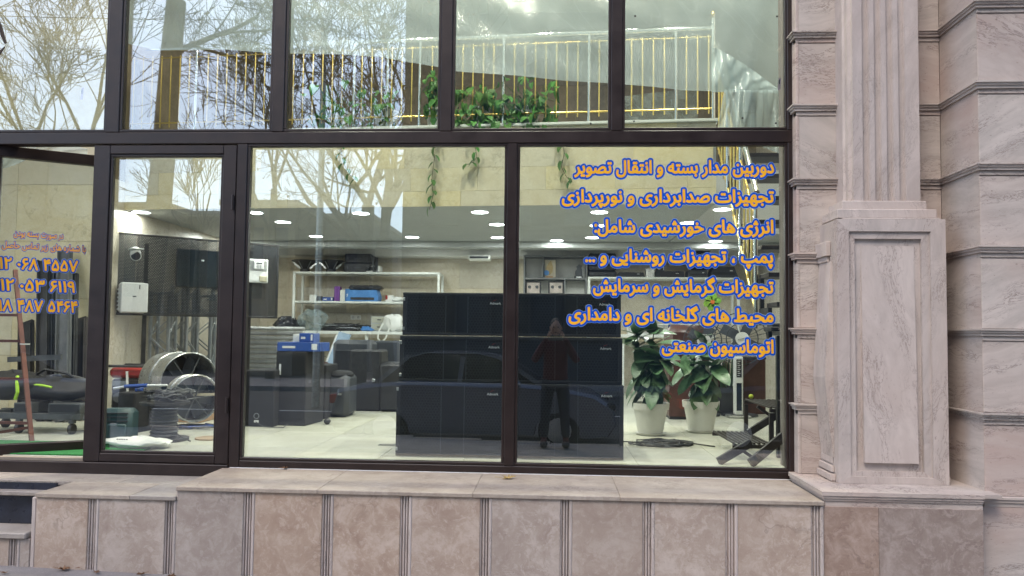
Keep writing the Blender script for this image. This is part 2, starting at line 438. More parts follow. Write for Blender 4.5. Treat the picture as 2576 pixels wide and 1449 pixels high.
def perf_mat(name, c, pitch, rad, rough=.45):
    t = NT(name); p = t.pos(False, obj=True)
    sep = t.n('SeparateXYZ', {0: p}); u = t.math('DIVIDE', sep.outputs[0], pitch); v = t.math('DIVIDE', sep.outputs[2], pitch*.866)
    row = t.math('FLOOR', v); off = t.math('MULTIPLY', t.math('MODULO', t.math('ABSOLUTE', row), 2.), .5)
    fu = t.math('SUBTRACT', t.math('FRACT', t.math('ADD', u, off)), .5); fv = t.math('MULTIPLY', t.math('SUBTRACT', t.math('FRACT', v), .5), .866)
    d = t.math('SQRT', t.math('ADD', t.math('MULTIPLY', fu, fu), t.math('MULTIPLY', fv, fv)))
    hole = t.math('LESS_THAN', d, rad)
    t.set('Base Color', c); t.set('Roughness', rough); t.set('Metallic', .3)
    tr = t.n('BsdfTransparent'); mx = t.n('MixShader', {0: hole}); t.t.links.new(t.b.outputs[0], mx.inputs[1]); t.t.links.new(tr.outputs[0], mx.inputs[2])
    t.t.links.new(mx.outputs[0], t.out.inputs[0]); return t.mat
M_PERF = perf_mat('perforated_black_sheet', (.016,.018,.022), .017, .21)
M_GRILL = perf_mat('speaker_grille', (.028,.029,.032), .022, .33)
M_GRILL2 = perf_mat('fine_speaker_grille', (.022,.023,.026), .011, .3)
# ================================================================== OUTSIDE SETTING
YP = 4.80; YR = 4.38; YS = 4.61; YD = 4.52       # pier wall, right pier, pilaster shaft, pedestal front
ZC = (Z(1222, YL, 450)+Z(1262, YL, 2070))/2      # coping top under the window
ZD = Z(1247, YL, 440) - .003                     # coping top under the doors
ga, gb = P(50, 1425, YL), P(480, 1449, YL)
GS = (gb.z-ga.z)/(gb.x-ga.x)
def gz(x):                                       # pavement height, falls to the right
    return ga.z + GS*(max(-7, min(2.0, x))-ga.x)
def ground_mat(name, a, b, sc_=3, rough=.85):
    t = NT(name); p = t.pos(False)
    c = t.ramp(t.noise(p, sc_, 7, .65), [(.35, a), (.65, b)])
    sp = t.ramp(t.noise(p, 130, 2), [(.6,(0,0,0)),(.7,(1,1,1))])
    c = t.mix(t.math('MULTIPLY', sp, .4), c, tuple(x*1.5 for x in b))
    t.set('Base Color', c); t.set('Roughness', rough); t.bump(t.noise(p, 150, 4, .7), .5, .006); return t.mat
M_PAVE = ground_mat('pavement_concrete', (.19,.175,.17), (.27,.25,.24))
M_ASPH = ground_mat('asphalt', (.045,.045,.047), (.06,.06,.062), 1.2)
M_EARTH = ground_mat('dry_ground', (.12,.10,.08), (.17,.15,.12), .6)
xs = [-40, -7, -3, 0, 2, 30]
mb = MB()
v = []
for x in xs:
    for y in (4.9, 3.2, 0.2, -.75): v.append((x, y, gz(x) + (4.3-y)*-.012))
fs = [(i*4+j, i*4+j+1, (i+1)*4+j+1, (i+1)*4+j) for i in range(len(xs)-1) for j in range(3)]
mb.add(v, fs); struct('pavement', mb, M_PAVE)
kb = MB()
for i in range(-24, 16):
    x0 = i*1.0; g0 = gz(x0+.5)-.062
    kb = MB().bbox(x0+.004, x0+.996, -.90, -.752, g0-.25, g0+.004, .012)
    kb.build('kerb_stone', M_COPE, None, kind='structure')
zr = gz(2)-.20
struct('road', MB().add([(-90,-.9,gz(-7)-.22),(-7,-.9,gz(-7)-.22),(2,-.9,zr),(90,-.9,zr),(90,-11.5,zr),(-90,-11.5,zr)], [(0,5,4,3,2,1)]), M_ASPH)
struct('ground', MB().add([(-1500,-1500,zr-.06),(1500,-1500,zr-.06),(1500,60,zr-.06),(-1500,60,zr-.06)], [(0,1,2,3)]), M_EARTH)
struct('far_pavement', MB().box(-90, 90, -15.5, -11.6, zr-.3, zr+.14), M_PAVE)
mb = MB()
for i in range(-12, 12): mb.box(i*3, i*3+1.5, -6.3, -6.18, zr-.01, zr+.004)
mb.build('lane_marking', M_WPLAS, None, kind='structure')

# ---- low wall with slabs, fluted strips and coping
XPOD = X(2072, YL, 1255); XPR = X(2476, YL, 1300)
lw = thing('low_wall', 'low pink travertine wall with fluted strips and pale coping below the shop windows', 'wall', (0, YL, 0))
sx = [X(c, YL, 1262) for c in (236, 430, 627, 825, 1022, 1223, 1425, 1632, 1841, 2056)]
XST = sx[1]+.0345; XB = X(92, YL, 1245)
def strip(x, zt, w=.064, zb=None):
    zb = gz(x) if zb is None else zb
    m = MB().box(x-w/2, x+w/2, YL+.020, YL+.05, zb-.1, zt)
    for o in (-.030, -.012, .004): m.bbox(x+o-.0045, x+o+.0045, YL+.006, YL+.034, zb-.1, zt-.004, .003)
    m.bbox(x+.016, x+w/2+.002, YL-.003, YL+.034, zb-.1, zt-.002, .004)
    m.build('fluted_strip', M_TRAVV, lw, wl=True)
HW = .033
edges = [XB] + sx
for i in range(len(sx)):
    zt = ZD-.024 if sx[i] < XST else ZC-.024
    strip(sx[i], zt)
    a = edges[i]+(HW if i else 0.); b = sx[i]-HW-.001
    m = MB().bbox(a, b, YL, YL+.03, gz(a)-.12, zt, .003); m.build('stone_slab', M_PINK, lw, wl=True)
    if i == 1 or (i and edges[i] < XST < sx[i]): pass
# slab right under the step between the two copings
m = MB().bbox(sx[-1]+HW, XPOD, YL, YL+.03, gz(2)-.12, ZC-.024, .003); m.build('stone_slab', M_PINK, lw, wl=True)
m = MB().box(XB+.002, XPOD, YL+.03, G+.3, gz(2)-.3, ZD-.03); m.build('wall_core', M_STUB, lw, wl=True)
m = MB().box(XST+.03, XPOD, YL+.03, G+.06, ZD-.03, ZC-.024); m.build('wall_core', M_STUB, lw, wl=True)
# coping slabs, window side
cx = [XST, X(800, YL, 1240), X(1190, YL, 1250), X(1560, YL, 1255), XPOD]
for a, b in zip(cx, cx[1:]):
    MB().bbox(a+.0006, b-.0006, YL-.014, G-.03, ZC-.024, ZC+random.uniform(0,.0012), .003).build('coping_slab', M_COPE, lw, wl=True)
MB().box(XST+.001, XST+.03, YL+.0305, G-.03, ZD-.02, ZC-.025).build('coping_riser', M_COPE, lw, wl=True)
# door side platform slabs
XL0 = X(-500, YL, 1240)
dx = [XB, X(330, YL, 1240), XST]
for a, b in zip(dx, dx[1:]):
    MB().bbox(a, b-.001, YL-.014, YL+.34, ZD-.024, ZD+random.uniform(0,.0012), .003).build('coping_slab', M_COPE, lw, wl=True)
ys2 = YL+.342
px_ = [XL0, XB-.5, XB+.30, XB+.95, XST+.30]
for a, b in zip(px_, px_[1:]):
    MB().bbox(a+.0006, b-.0006, ys2, G-.04, ZD-.024, ZD+random.uniform(0,.0012), .002).build('platform_slab', M_COPE, lw, wl=True)
# recessed basement light below the platform, far left
yb = YL+.20
bw = thing('basement_window', 'dark basement window with worn white sill set in the low wall at the far left', 'window', (XB-.4, yb, 0))
zb0, zb1 = Z(1308, yb, 40), Z(1228, yb-.02, 40)
MB().box(XL0, XB-.02, yb, yb+.02, zb0-.02, zb1+.03).build('dark_pane', pm('tarred_board', (.02,.025,.04), .3, var=.5, scale=9), bw, wl=True)
MB().bbox(XL0, XB+.02, yb-.06, yb+.08, ZD-.052, ZD-.026, .004).build('lintel', M_COPE, bw, wl=True)
MB().bbox(XL0, XB-.045, YL-.02, yb, zb0-.055, zb0-.02, .006).build('window_sill', M_COPE, bw, wl=True)
MB().bbox(XB-.03, XB+.0, YL+.002, yb+.02, gz(XB)-.1, ZD-.026, .006).build('reveal', M_TRAVV, bw, wl=True)
m = MB(); rn = random.Random(3)
pc = (XB-.12, yb-.0015, zb0+.075)
m.add([(pc[0]+.035*math.cos(a)*rn.uniform(.6,1.2), pc[1]-.001, pc[2]+.022*math.sin(a)*rn.uniform(.7,1.2)) for a in [k*.63 for k in range(10)]] , [tuple(range(10))])
m.build('paint_patch', M_WPLAS, bw, wl=True)
zlt = zb0-.056
xl = X(36, YL, 1380)
strip(xl, zlt)
MB().bbox(xl+HW, XB-.03, YL, YL+.03, gz(xl)-.12, zlt, .003).build('stone_slab', M_PINK, lw, wl=True)
MB().bbox(XL0, xl-HW, YL, YL+.03, gz(xl)-.12, zlt, .003).build('stone_slab', M_PINK, lw, wl=True)
MB().box(XL0, XB, YL+.03, yb, gz(xl)-.3, zlt).build('wall_core', M_STUB, lw, wl=True)

# ---- podium under the pilaster
pod = thing('pilaster_podium', 'moulded stone podium with brown panels below the fluted pilaster', 'podium', (XPOD, YL, 0))
ZPO = Z(1236, YL, 2072)
prof = [(0,ZPO),(.012,ZPO),(.012,ZPO-.022),(.004,ZPO-.026),(.004,ZPO-.038),(-.004,ZPO-.042),(-.004,ZPO-.052),(-.012,ZPO-.056),(-.012,ZPO-.085),(-.03,ZPO-.085),(-.03,ZPO-.002)]
MB().sweep(prof, [(XPOD, YP+.05, -1, 0), (XPOD, YL, -1, -1), (XPR, YL, 0, -1)]).build('moulded_edge', M_TRAV, pod, wl=True)
MB().box(XPOD+.0, XPR+.1, YL+.0, G, ZPO-.02, ZPO-.001).build('podium_top', M_TRAV, pod, wl=True)
xj = X(2213, YL, 1350)
MB().bbox(XPOD+.001, xj-.0007, YL+.008, YL+.04, gz(2)-.12, ZPO-.085, .002).build('stone_slab', M_BROWN, pod, wl=True)
MB().bbox(xj+.0007, XPR, YL+.008, YL+.04, gz(2)-.12, ZPO-.085, .002).build('stone_slab', M_BROWN, pod, wl=True)
MB().box(XPOD+.02, XPR, YL+.04, G, gz(2)-.3, ZPO-.03).build('core', M_STUB, pod, wl=True)

# ---- stone piers with moulded courses
XJ = X(2004, YP, 600)                    # left edge of the left pier
XR1 = X(2370, YP, 500)                   # inner corner
XR2 = X(2466, YR, 500)                   # outer corner of the right pier
XE = 5.2; ZTOP = 5.4
zc = [Z(py, YP, 2060) for py in (81, 265.5, 452, 638.5, 826.5, 1016)]
dz = (zc[0]-zc[-1])/5; zc = [zc[0]+dz*k for k in (3,2,1)] + [zc[0]-dz*k for k in range(6)]
HM = .040
cprof = lambda z: [(-.03,z),(.030,z),(.030,z-.009),(.021,z-.012),(.021,z-.022),(.012,z-.025),(.012,z-HM),(-.03,z-HM)]
lp = thing('left_stone_pier', 'narrow veined travertine pier with moulded courses between shopfront and pilaster', 'pier', (XJ, YP, 0))
rp = thing('recessed_stone_wall', 'narrow recessed travertine wall strip right of the fluted pilaster', 'wall', (XR1, YP, 0))
fp = thing('right_stone_pier', 'broad projecting travertine pier with moulded courses at the right edge', 'pier', (XR2, YR, 0))
for z in zc:
    MB().sweep(cprof(z), [(XJ, G-.02, -1, 0), (XJ, YP, -1, -1), (2.1, YP, 0, -1)]).build('moulded_course', M_TRAV, lp, wl=True)
    MB().sweep(cprof(z), [(2.1, YP, 0, -1), (XR1, YP, 0, -1)]).build('moulded_course', M_TRAV, rp, wl=True)
    MB().sweep(cprof(z), [(XR1, YP-.02, -1, 0), (XR2, YR, -1, -1), (XE, YR, 0, -1)]).build('moulded_course', M_TRAV, fp, wl=True)
ends = [ZTOP+.6] + [z for z in zc] + [gz(2)-.1]
zz = zc + [ZPO+.0]
tops = [ZTOP+.5] + [z-HM for z in zc]
bots = zc + [ZPO-.001]
for k, (t_, b_) in enumerate(zip(tops, bots)):
    if t_-b_ < .02: continue
    # thin fillet below each course, then the block face 6 mm back
    if k: 
        MB().bbox(XJ+.002, 2.1, YP+.0, YP+.05, t_-.028, t_-.001, .002).build('fillet', M_TRAV, lp, wl=True)
        MB().bbox(2.1, XR1, YP+.0, YP+.05, t_-.028, t_-.001, .002).build('fillet', M_TRAV, rp, wl=True)
        MB().bbox(XR2, XE, YR, YR+.05, t_-.028, t_-.001, .002).build('fillet', M_TRAV, fp, wl=True)
    tt = t_-.030 if k else t_
    MB().bbox(XJ+.022, 2.1, YP+.006, YP+.06, b_+.001, tt, .003).build('stone_block', M_TRAV, lp, wl=True)
    MB().bbox(XJ+.002, XJ+.0215, YP+.004, G-.02, b_+.001, t_-.001, .003).build('corner_stone', M_TRAV, lp, wl=True)
    MB().bbox(2.1, XR1-.0005, YP+.006, YP+.06, b_+.001, tt, .003).build('stone_block', M_TRAV, rp, wl=True)
    if b_ < ZPO: b_ = Z(1251, YR-.03, 2480)
    MB().bbox(XR2+.0015, XE, YR+.006, YR+.06, b_+.001, tt, .003).build('stone_block', M_TRAV, fp, wl=True)
    q = [(XR1, YP+.006), (XR2, YR+.008), (XR2+.04, YR+.06), (XR1+.04, YP+.06)]
    MB().prism(q, 'z', b_+.001, t_-.001).build('side_block', M_TRAV, fp, wl=True)
MB().box(XJ+.021, XR1, YP+.06, G+.3, ZPO-.1, ZTOP+.6).build('core', M_STUB, lp, wl=True)
MB().box(XR1+.04, XE, YR+.06, G+.3, gz(2)-.3, ZTOP+.6).build('core', M_STUB, fp, wl=True)
# base of the right pier: plinth moulding and blocks below the podium line
zp = Z(1251, YR-.03, 2480)
MB().sweep([(-.02,zp),(.034,zp),(.034,zp-.012),(.026,zp-.015),(.026,zp-.03),(.016,zp-.034),(.016,zp-.055),(-.02,zp-.055)], [(XR2+.001, YP-.2, -1, 0), (XR2, YR, -1, -1), (XE, YR, 0, -1)]).build('plinth_moulding', M_TRAV, fp, wl=True)
MB().bbox(XPR+.002, XE, YR-.014, YR+.05, gz(2)-.1, zp-.056, .003).build('stone_block', M_TRAV, fp, wl=True)

# ---- fluted pilaster on its pedestal
pil = thing('fluted_pilaster', 'fluted pale travertine pilaster standing on a tall panelled pedestal', 'pilaster', (X(2230, YD, 1200), YD, ZPO))
xl_, xr_ = X(2145, YS, 250), X(2312, YS, 250); zsb = Z(507, YS, 2200)
fl = [(X(2170+30.3*k, YS, 300), X(2170+30.3*k+17, YS, 300)) for k in range(4)]
zt_ = ZTOP+.6
poly = [(xl_-.03, YP+.02), (xl_-.03, YS+.085), (xl_-.018, YS+.075), (xl_-.018, YS+.035), (xl_, YS+.025), (xl_, YS)]
for a, b in fl: poly += [(a, YS), (a+.001, YS+.022), (b-.003, YS+.020), (b+.004, YS)]
poly += [(xr_, YS), (xr_, YP+.02)]
for z0, z1 in ((zsb, zsb+1.45), (zsb+1.451, zt_)):
    MB().prism(poly, 'z', z0, z1).build('fluted_shaft', M_TRAVS, pil, wl=True)
a, b = X(2117, YS-.02, 517), X(2330, YS-.02, 517)
z1 = Z(528, YS-.03, 2230)
MB().bbox(a, b, YS-.025, YP+.02, z1, zsb, .003).build('shaft_base', M_TRAVV, pil, wl=True)
z2 = Z(549, YS-.05, 2230)
MB().bbox(a-.04, b+.045, YS-.055, YP+.02, z2, z1-.0005, .003).build('shaft_base', M_TRAVV, pil, wl=True)
# pedestal
L, Rr = X(2107, YD, 850), X(2383, YD, 850)
zt, zb = Z(551, YD, 2240), ZPO
MB().bbox(L+.045, Rr-.02, YD+.02, YP+.02, zt+.001, z2-.001, .003).build('cap_course', M_TRAVV, pil, wl=True)
def zy(py): return Z(py, YD, 2240)
i0, i1 = X(2138, YD, 800), X(2344, YD, 800); it, ib = zy(582), zy(1201)
yf = YD
def mitre(poly_, nm='frame_stone', y0=yf, y1=yf+.04, m=M_TRAVV):
    MB().prism(poly_, 'y', y1, y0).build(nm, m, pil, wl=True)
g = .0006
mitre([(L,zt),(Rr,zt),(i1,it),(i0,it)]); mitre([(L,zb),(i0,ib),(i1,ib),(Rr,zb)])
mitre([(L,zb+g),(L,zt-g),(i0-g,it),(i0-g,ib)]); mitre([(Rr,zb+g),(i1+g,ib),(i1+g,it),(Rr,zt-g)])
j0, j1 = X(2154, YD, 800), X(2323, YD, 800); jt, jb = zy(600), zy(1188)
y2 = yf+.014
for pl in ([(i0,it),(i1,it),(j1,jt),(j0,jt)], [(i0,ib),(j0,jb),(j1,jb),(i1,ib)], [(i0,ib+g),(i0,it-g),(j0-g,jt),(j0-g,jb)], [(i1,ib+g),(j1+g,jb),(j1+g,jt),(i1,it-g)]):
    mitre(pl, 'inner_frame_stone', y2, y2+.05)
y3 = yf+.034
MB().box(j0, j1, y3, y3+.04, jb, jt).build('panel_ground', M_TRAVV, pil, wl=True)
k0, k1 = X(2173, YD, 800), X(2308, YD, 800); kt, kb_ = zy(617), zy(1166)
# raised facetted panel: three planes, proud at the foot, flush at the head
ta, tb = Vector((k0, y3-.001, kt)), Vector((k1, y3-.001, kt))
ba, bb = Vector((k0, y3-.028, kb_)), Vector((k1, y3-.028, kb_))
c1 = Vector((k0+(k1-k0)*.57, y3-.016, kt+(kb_-kt)*.55)); c2 = Vector((k0+(k1-k0)*.30, y3-.001, kt+.0))
fb = [Vector((q.x, y3+.002, q.z)) for q in (ta, tb, bb, ba)]
c3 = Vector((k0+(k1-k0)*.56, y3-.0235, kt+(kb_-kt)*.80))
vs = [ta, tb, bb, ba, c1, c3] + fb
MB().add(vs, [(0,1,4),(0,4,5,3),(1,2,5,4),(3,5,2),(0,3,9,6),(3,2,8,9),(2,1,7,8),(1,0,6,7)]).build('raised_panel', M_TRAVV, pil, wl=True)
# pedestal sides: cap, battered cheek and stepped foot
MB().box(L+.002, Rr-.002, yf+.04, YP+.02, zb, zt-.001).build('pedestal_core', M_TRAVV, pil, wl=True)
for s_, xx in ((-1, L), (1, Rr)):
    q = lambda d: xx + s_*d
    MB().bbox(q(-.001), q(.030), yf+.10, YP, Z(602, YD, 2100)-.09, Z(602, YD, 2100), .003).build('side_cap', M_TRAVV, pil, wl=True)
    MB().bbox(q(-.001), q(.018), yf+.115, YP, Z(602, YD, 2100)-.125, Z(602, YD, 2100)-.0905, .003).build('side_cap', M_TRAVV, pil, wl=True)
    zq1 = Z(602, YD, 2100)-.126; zq0 = zb+.14; mid = zb+.62
    pv = [(q(-.001), zq1), (q(.010), zq1), (q(.052), mid), (q(.006), zq0), (q(-.001), zq0)]
    if s_ > 0: pv = pv[::-1]
    if s_ < 0: MB().prism(pv, 'y', yf+.07, YP-.012).build('battered_cheek', M_TRAVV, pil, wl=True)
    for n_ in range(3): MB().bbox(q(-.001), q(.006+.012*n_), yf+.085-.02*n_, YP, zb+.10-.048*n_, zb+.139-.048*n_, .003).build('stepped_foot', M_TRAVV, pil, wl=True)

# ================================================================== SHOPFRONT
YF0, YF1 = G-.055, G+.03
sf = thing('shopfront', 'dark brown painted metal shopfront with upper and lower window panes', 'shopfront', (0, G, ZC))
def xf_(px, py): return X(px, YF0, py)
ZT0, ZT1 = (Z(366, YF0, 1300)), (Z(321, YF0, 1300))      # transom
zbw = (Z(1151, G-.03, 620)+Z(1177, G-.03, 1970))/2                       # glass bottom of the windows
zsill = ZC
XJR = xf_(2000, 650)
ZUP = ZTOP+.5
gm = [(264,310),(680,723),(1102,1144),(1531,1573)]
def fbar(nm, x0, x1, z0, z1, y0=YF0, y1=YF1, b=.004): return MB().bbox(x0, x1, y0, y1, z0, z1, b).build(nm, M_FRAME, sf, wl=True)
XLB = X(605, YF0, 1150)*.5 + X(632, YF0, 368)*.5
mu_l = [(X(600, YF0, 760), X(618, G-.03, 760)), (X(1264, YF0, 760), X(1304, YF0, 760)), (xf_(1977,760), XJR)]
XOL = X(-520, YF0, 400)
fbar('transom', XOL, XJR, ZT0+.018, ZT1-.022)
um = [(xf_(a,160), xf_(b,160)) for a, b in gm]
um = [(xf_(-190,160), xf_(-150,160))] + um
for a, b in um: fbar('mullion', a+.018, b-.018, ZT1-.0215, ZUP)
XJL = xf_(1977, 300)
fbar('jamb', XJL+.012, XJR, ZT1-.0215, ZUP)
ua = [um[0][1]] + [0]*4
spans_u = [(um[i][1], um[i+1][0]) for i in range(4)] + [(um[4][1], XJL)]
def bead(x0, x1, z0, z1, nm='glazing_bead', w=.018, y0=YF0+.008, y1=G-.004, parent=sf, m=M_FRAME):
    # inner lip around a pane, four lengths in one mesh
    q = MB().bbox(x0-w, x1+w, y0, y1, z1, z1+w, .003).bbox(x0-w, x1+w, y0, y1, z0-w, z0, .003)
    q.bbox(x0-w, x0, y0+.0007, y1, z0, z1, .003).bbox(x1, x1+w, y0+.0007, y1, z0, z1, .003)
    return q.build(nm, m, parent, wl=True)
for a, b in spans_u:
    bead(a, b, ZT1, ZUP-.06)
    MB().box(a-.008, b+.008, G, G+.006, ZT1-.008, ZUP-.05).build('glass_pane', M_GLASS, sf, wl=True)
fbar('top_rail', XOL, XJR, ZUP+.001, ZUP+.2)
# lower windows
WL0, WM0, WM1, WR1 = X(618, YF0, 760), X(1265, YF0, 760), X(1304, YF0, 760), xf_(1977, 770)
XPL = X(586, YF0, 760)
fbar('post', XPL, WL0-.018, zsill, ZT0+.0175)
fbar('mullion', WM0+.018, WM1-.018, zbw-.0185, ZT0+.0175)
fbar('jamb', WR1+.018, XJR, zsill, ZT0+.0175)
fbar('bottom_rail', WL0-.0175, WR1+.0175, zsill+.002, zbw-.019)
for a, b in ((WL0, WM0), (WM1, WR1)):
    bead(a, b, zbw, ZT0)
    MB().box(a-.008, b+.008, G, G+.006, zbw-.008, ZT0+.008).build('glass_pane', M_GLASS, sf, wl=True)
MB().bbox(XPL+.01, XJR, YF0-.004, YF0+.03, ZC+.0005, ZC+.005, .001).build('sealant_bead', M_WPLAS, sf, wl=True)
# black sealed gap between jamb and stone
MB().box(XJR+.0005, XJ+.03, G-.03, G+.02, ZC, ZUP).build('sealant_gap', M_BLACK, sf, wl=True)
fbar('threshold', XOL, XPL-.001, ZD+.001, Z(1166, YF0, 400), YF0-.012, YF1)
ZTH = Z(1166, YF0, 400)
# fixed door beside the open one
DX0, DX1 = (X(234, YF0, 400)+X(206, YF0, 1160))/2, XPL-.006
gd0, gd1 = (X(282, G-.03, 395)+X(265, G-.03, 1135))/2, (X(558, G-.03, 395)+X(537, G-.03, 1135))/2
gz1, gz0 = Z(395, G-.03, 420), Z(1135, G-.03, 400)
fd = thing('fixed_door', 'closed glazed door with dark brown frame beside the window', 'door', (DX0, G, ZTH))
def dbar(nm, x0, x1, z0, z1, par=fd): return MB().bbox(x0, x1, YF0+.006, YF1-.006, z0, z1, .004).build(nm, M_FRAME, par, wl=True)
zdt = ZT0+.012
dbar('door_stile', DX0, gd0-.018, ZTH+.003, zdt); dbar('door_stile', gd1+.018, DX1, ZTH+.003, zdt)
dbar('door_rail', gd0-.0175, gd1+.0175, gz1+.018, zdt-.0005); dbar('door_rail', gd0-.0175, gd1+.0175, ZTH+.0035, gz0-.018)
bead(gd0, gd1, gz0, gz1, y0=YF0+.016, parent=fd)
MB().box(gd0-.008, gd1+.008, G, G+.006, gz0-.008, gz1+.008).build('glass_pane', M_GLASS, fd, wl=True)
MB().cyl((DX1-.014, YF0-.006, ZTH+.35), (DX1-.014, YF0-.006, ZTH+.45), .009, n=10).cyl((DX1-.014, YF0-.006, zdt-.45), (DX1-.014, YF0-.006, zdt-.35), .009, n=10).build('hinge', M_FRAME, fd, wl=True)
# open door leaf
Rx, Ry = P(235, 600, 5.23).x+.012, 5.23
Hx, Hy = -3.93, 4.905
LW_ = math.hypot(Rx-Hx, Ry-Hy); LA = math.atan2(Ry-Hy, Rx-Hx)
ol = thing('open_door', 'glazed door leaf standing ajar at the far left with phone numbers', 'door', (Hx, Hy, ZTH), LA)
LT = Z(393, 5.23, 235)-ZTH; LB = Z(1141, 5.23, 205)-ZTH; rb0 = Z(1107, 5.23, 205)-ZTH; rt0 = Z(419, 5.23, 235)-ZTH
def lbar(nm, x0, x1, z0, z1): return MB().bbox(x0, x1, -.03, .03, z0, z1, .004).build(nm, M_FRAME, ol)
lbar('door_rail', 0, LW_, rt0, LT); lbar('door_rail', 0, LW_, LB, rb0)
lbar('door_stile', 0, .06, rb0+.0005, rt0-.0005); lbar('door_stile', LW_-.02, LW_, rb0+.0005, rt0-.0005)
MB().box(.055, LW_-.015, -.003, .003, rb0-.005, rt0+.005).build('glass_pane', M_GLASS, ol)
# ================================================================== LETTERING
AR = {'ا':(0xFE8D,0xFE8E,0,0),'ب':(0xFE8F,0xFE90,0xFE91,0xFE92),'پ':(0xFB56,0xFB57,0xFB58,0xFB59),'ت':(0xFE95,0xFE96,0xFE97,0xFE98),
'ج':(0xFE9D,0xFE9E,0xFE9F,0xFEA0),'ح':(0xFEA1,0xFEA2,0xFEA3,0xFEA4),'خ':(0xFEA5,0xFEA6,0xFEA7,0xFEA8),'د':(0xFEA9,0xFEAA,0,0),
'ر':(0xFEAD,0xFEAE,0,0),'ز':(0xFEAF,0xFEB0,0,0),'ژ':(0xFB8A,0xFB8B,0,0),'س':(0xFEB1,0xFEB2,0xFEB3,0xFEB4),
'ش':(0xFEB5,0xFEB6,0xFEB7,0xFEB8),'ص':(0xFEB9,0xFEBA,0xFEBB,0xFEBC),'ط':(0xFEC1,0xFEC2,0xFEC3,0xFEC4),'ع':(0xFEC9,0xFECA,0xFECB,0xFECC),
'ف':(0xFED1,0xFED2,0xFED3,0xFED4),'ق':(0xFED5,0xFED6,0xFED7,0xFED8),'گ':(0xFB92,0xFB93,0xFB94,0xFB95),'ل':(0xFEDD,0xFEDE,0xFEDF,0xFEE0),
'م':(0xFEE1,0xFEE2,0xFEE3,0xFEE4),'ن':(0xFEE5,0xFEE6,0xFEE7,0xFEE8),'و':(0xFEED,0xFEEE,0,0),'ه':(0xFEE9,0xFEEA,0xFEEB,0xFEEC),
'ی':(0xFBFC,0xFBFD,0xFBFE,0xFBFF)}
def shape(s):
    out = []
    for i, ch in enumerate(s):
        if ch not in AR: out.append(ch); continue
        prev = i > 0 and s[i-1] in AR and AR[s[i-1]][2]
        nxt = i+1 < len(s) and s[i+1] in AR and AR[ch][2]
        out.append(chr(AR[ch][(3 if nxt else 1) if prev else (2 if nxt else 0)]))
    return ''.join(reversed(out))
def contours(body):
    cu = bpy.data.curves.new('tmp', 'FONT'); cu.body = body; cu.size = 1; cu.fill_mode = 'NONE'; cu.resolution_u = 3
    o = bpy.data.objects.new('tmp', cu); col.objects.link(o)
    dg = bpy.context.evaluated_depsgraph_get(); dg.update()
    me = bpy.data.meshes.new_from_object(o.evaluated_get(dg))
    n = len(me.vertices); co = np.zeros(n*3); me.vertices.foreach_get('co', co); co = co.reshape(-1, 3)[:, :2]
    ne = len(me.edges); ed = np.zeros(ne*2, dtype=int); me.edges.foreach_get('vertices', ed); ed = ed.reshape(-1, 2)
    col.objects.unlink(o); bpy.data.objects.remove(o); bpy.data.curves.remove(cu); bpy.data.meshes.remove(me)
    # walk loops so that every edge keeps the direction of its contour
    nb = {}
    for a, b in ed: nb.setdefault(a, []).append(b); nb.setdefault(b, []).append(a)
    seen = set(); loops = []
    for s0 in range(n):
        if s0 in seen or s0 not in nb: continue
        # contours are stored in order: start at the lowest index and step to index+1
        lp_ = [s0]; seen.add(s0); cur = s0
        nxt_ = [q for q in nb[cur] if q == cur+1] or nb[cur]
        while True:
            q = [k for k in nxt_ if k not in seen]
            if not q: break
            cur = q[0]; seen.add(cur); lp_.append(cur); nxt_ = nb[cur]
        loops.append(co[lp_])
    return loops
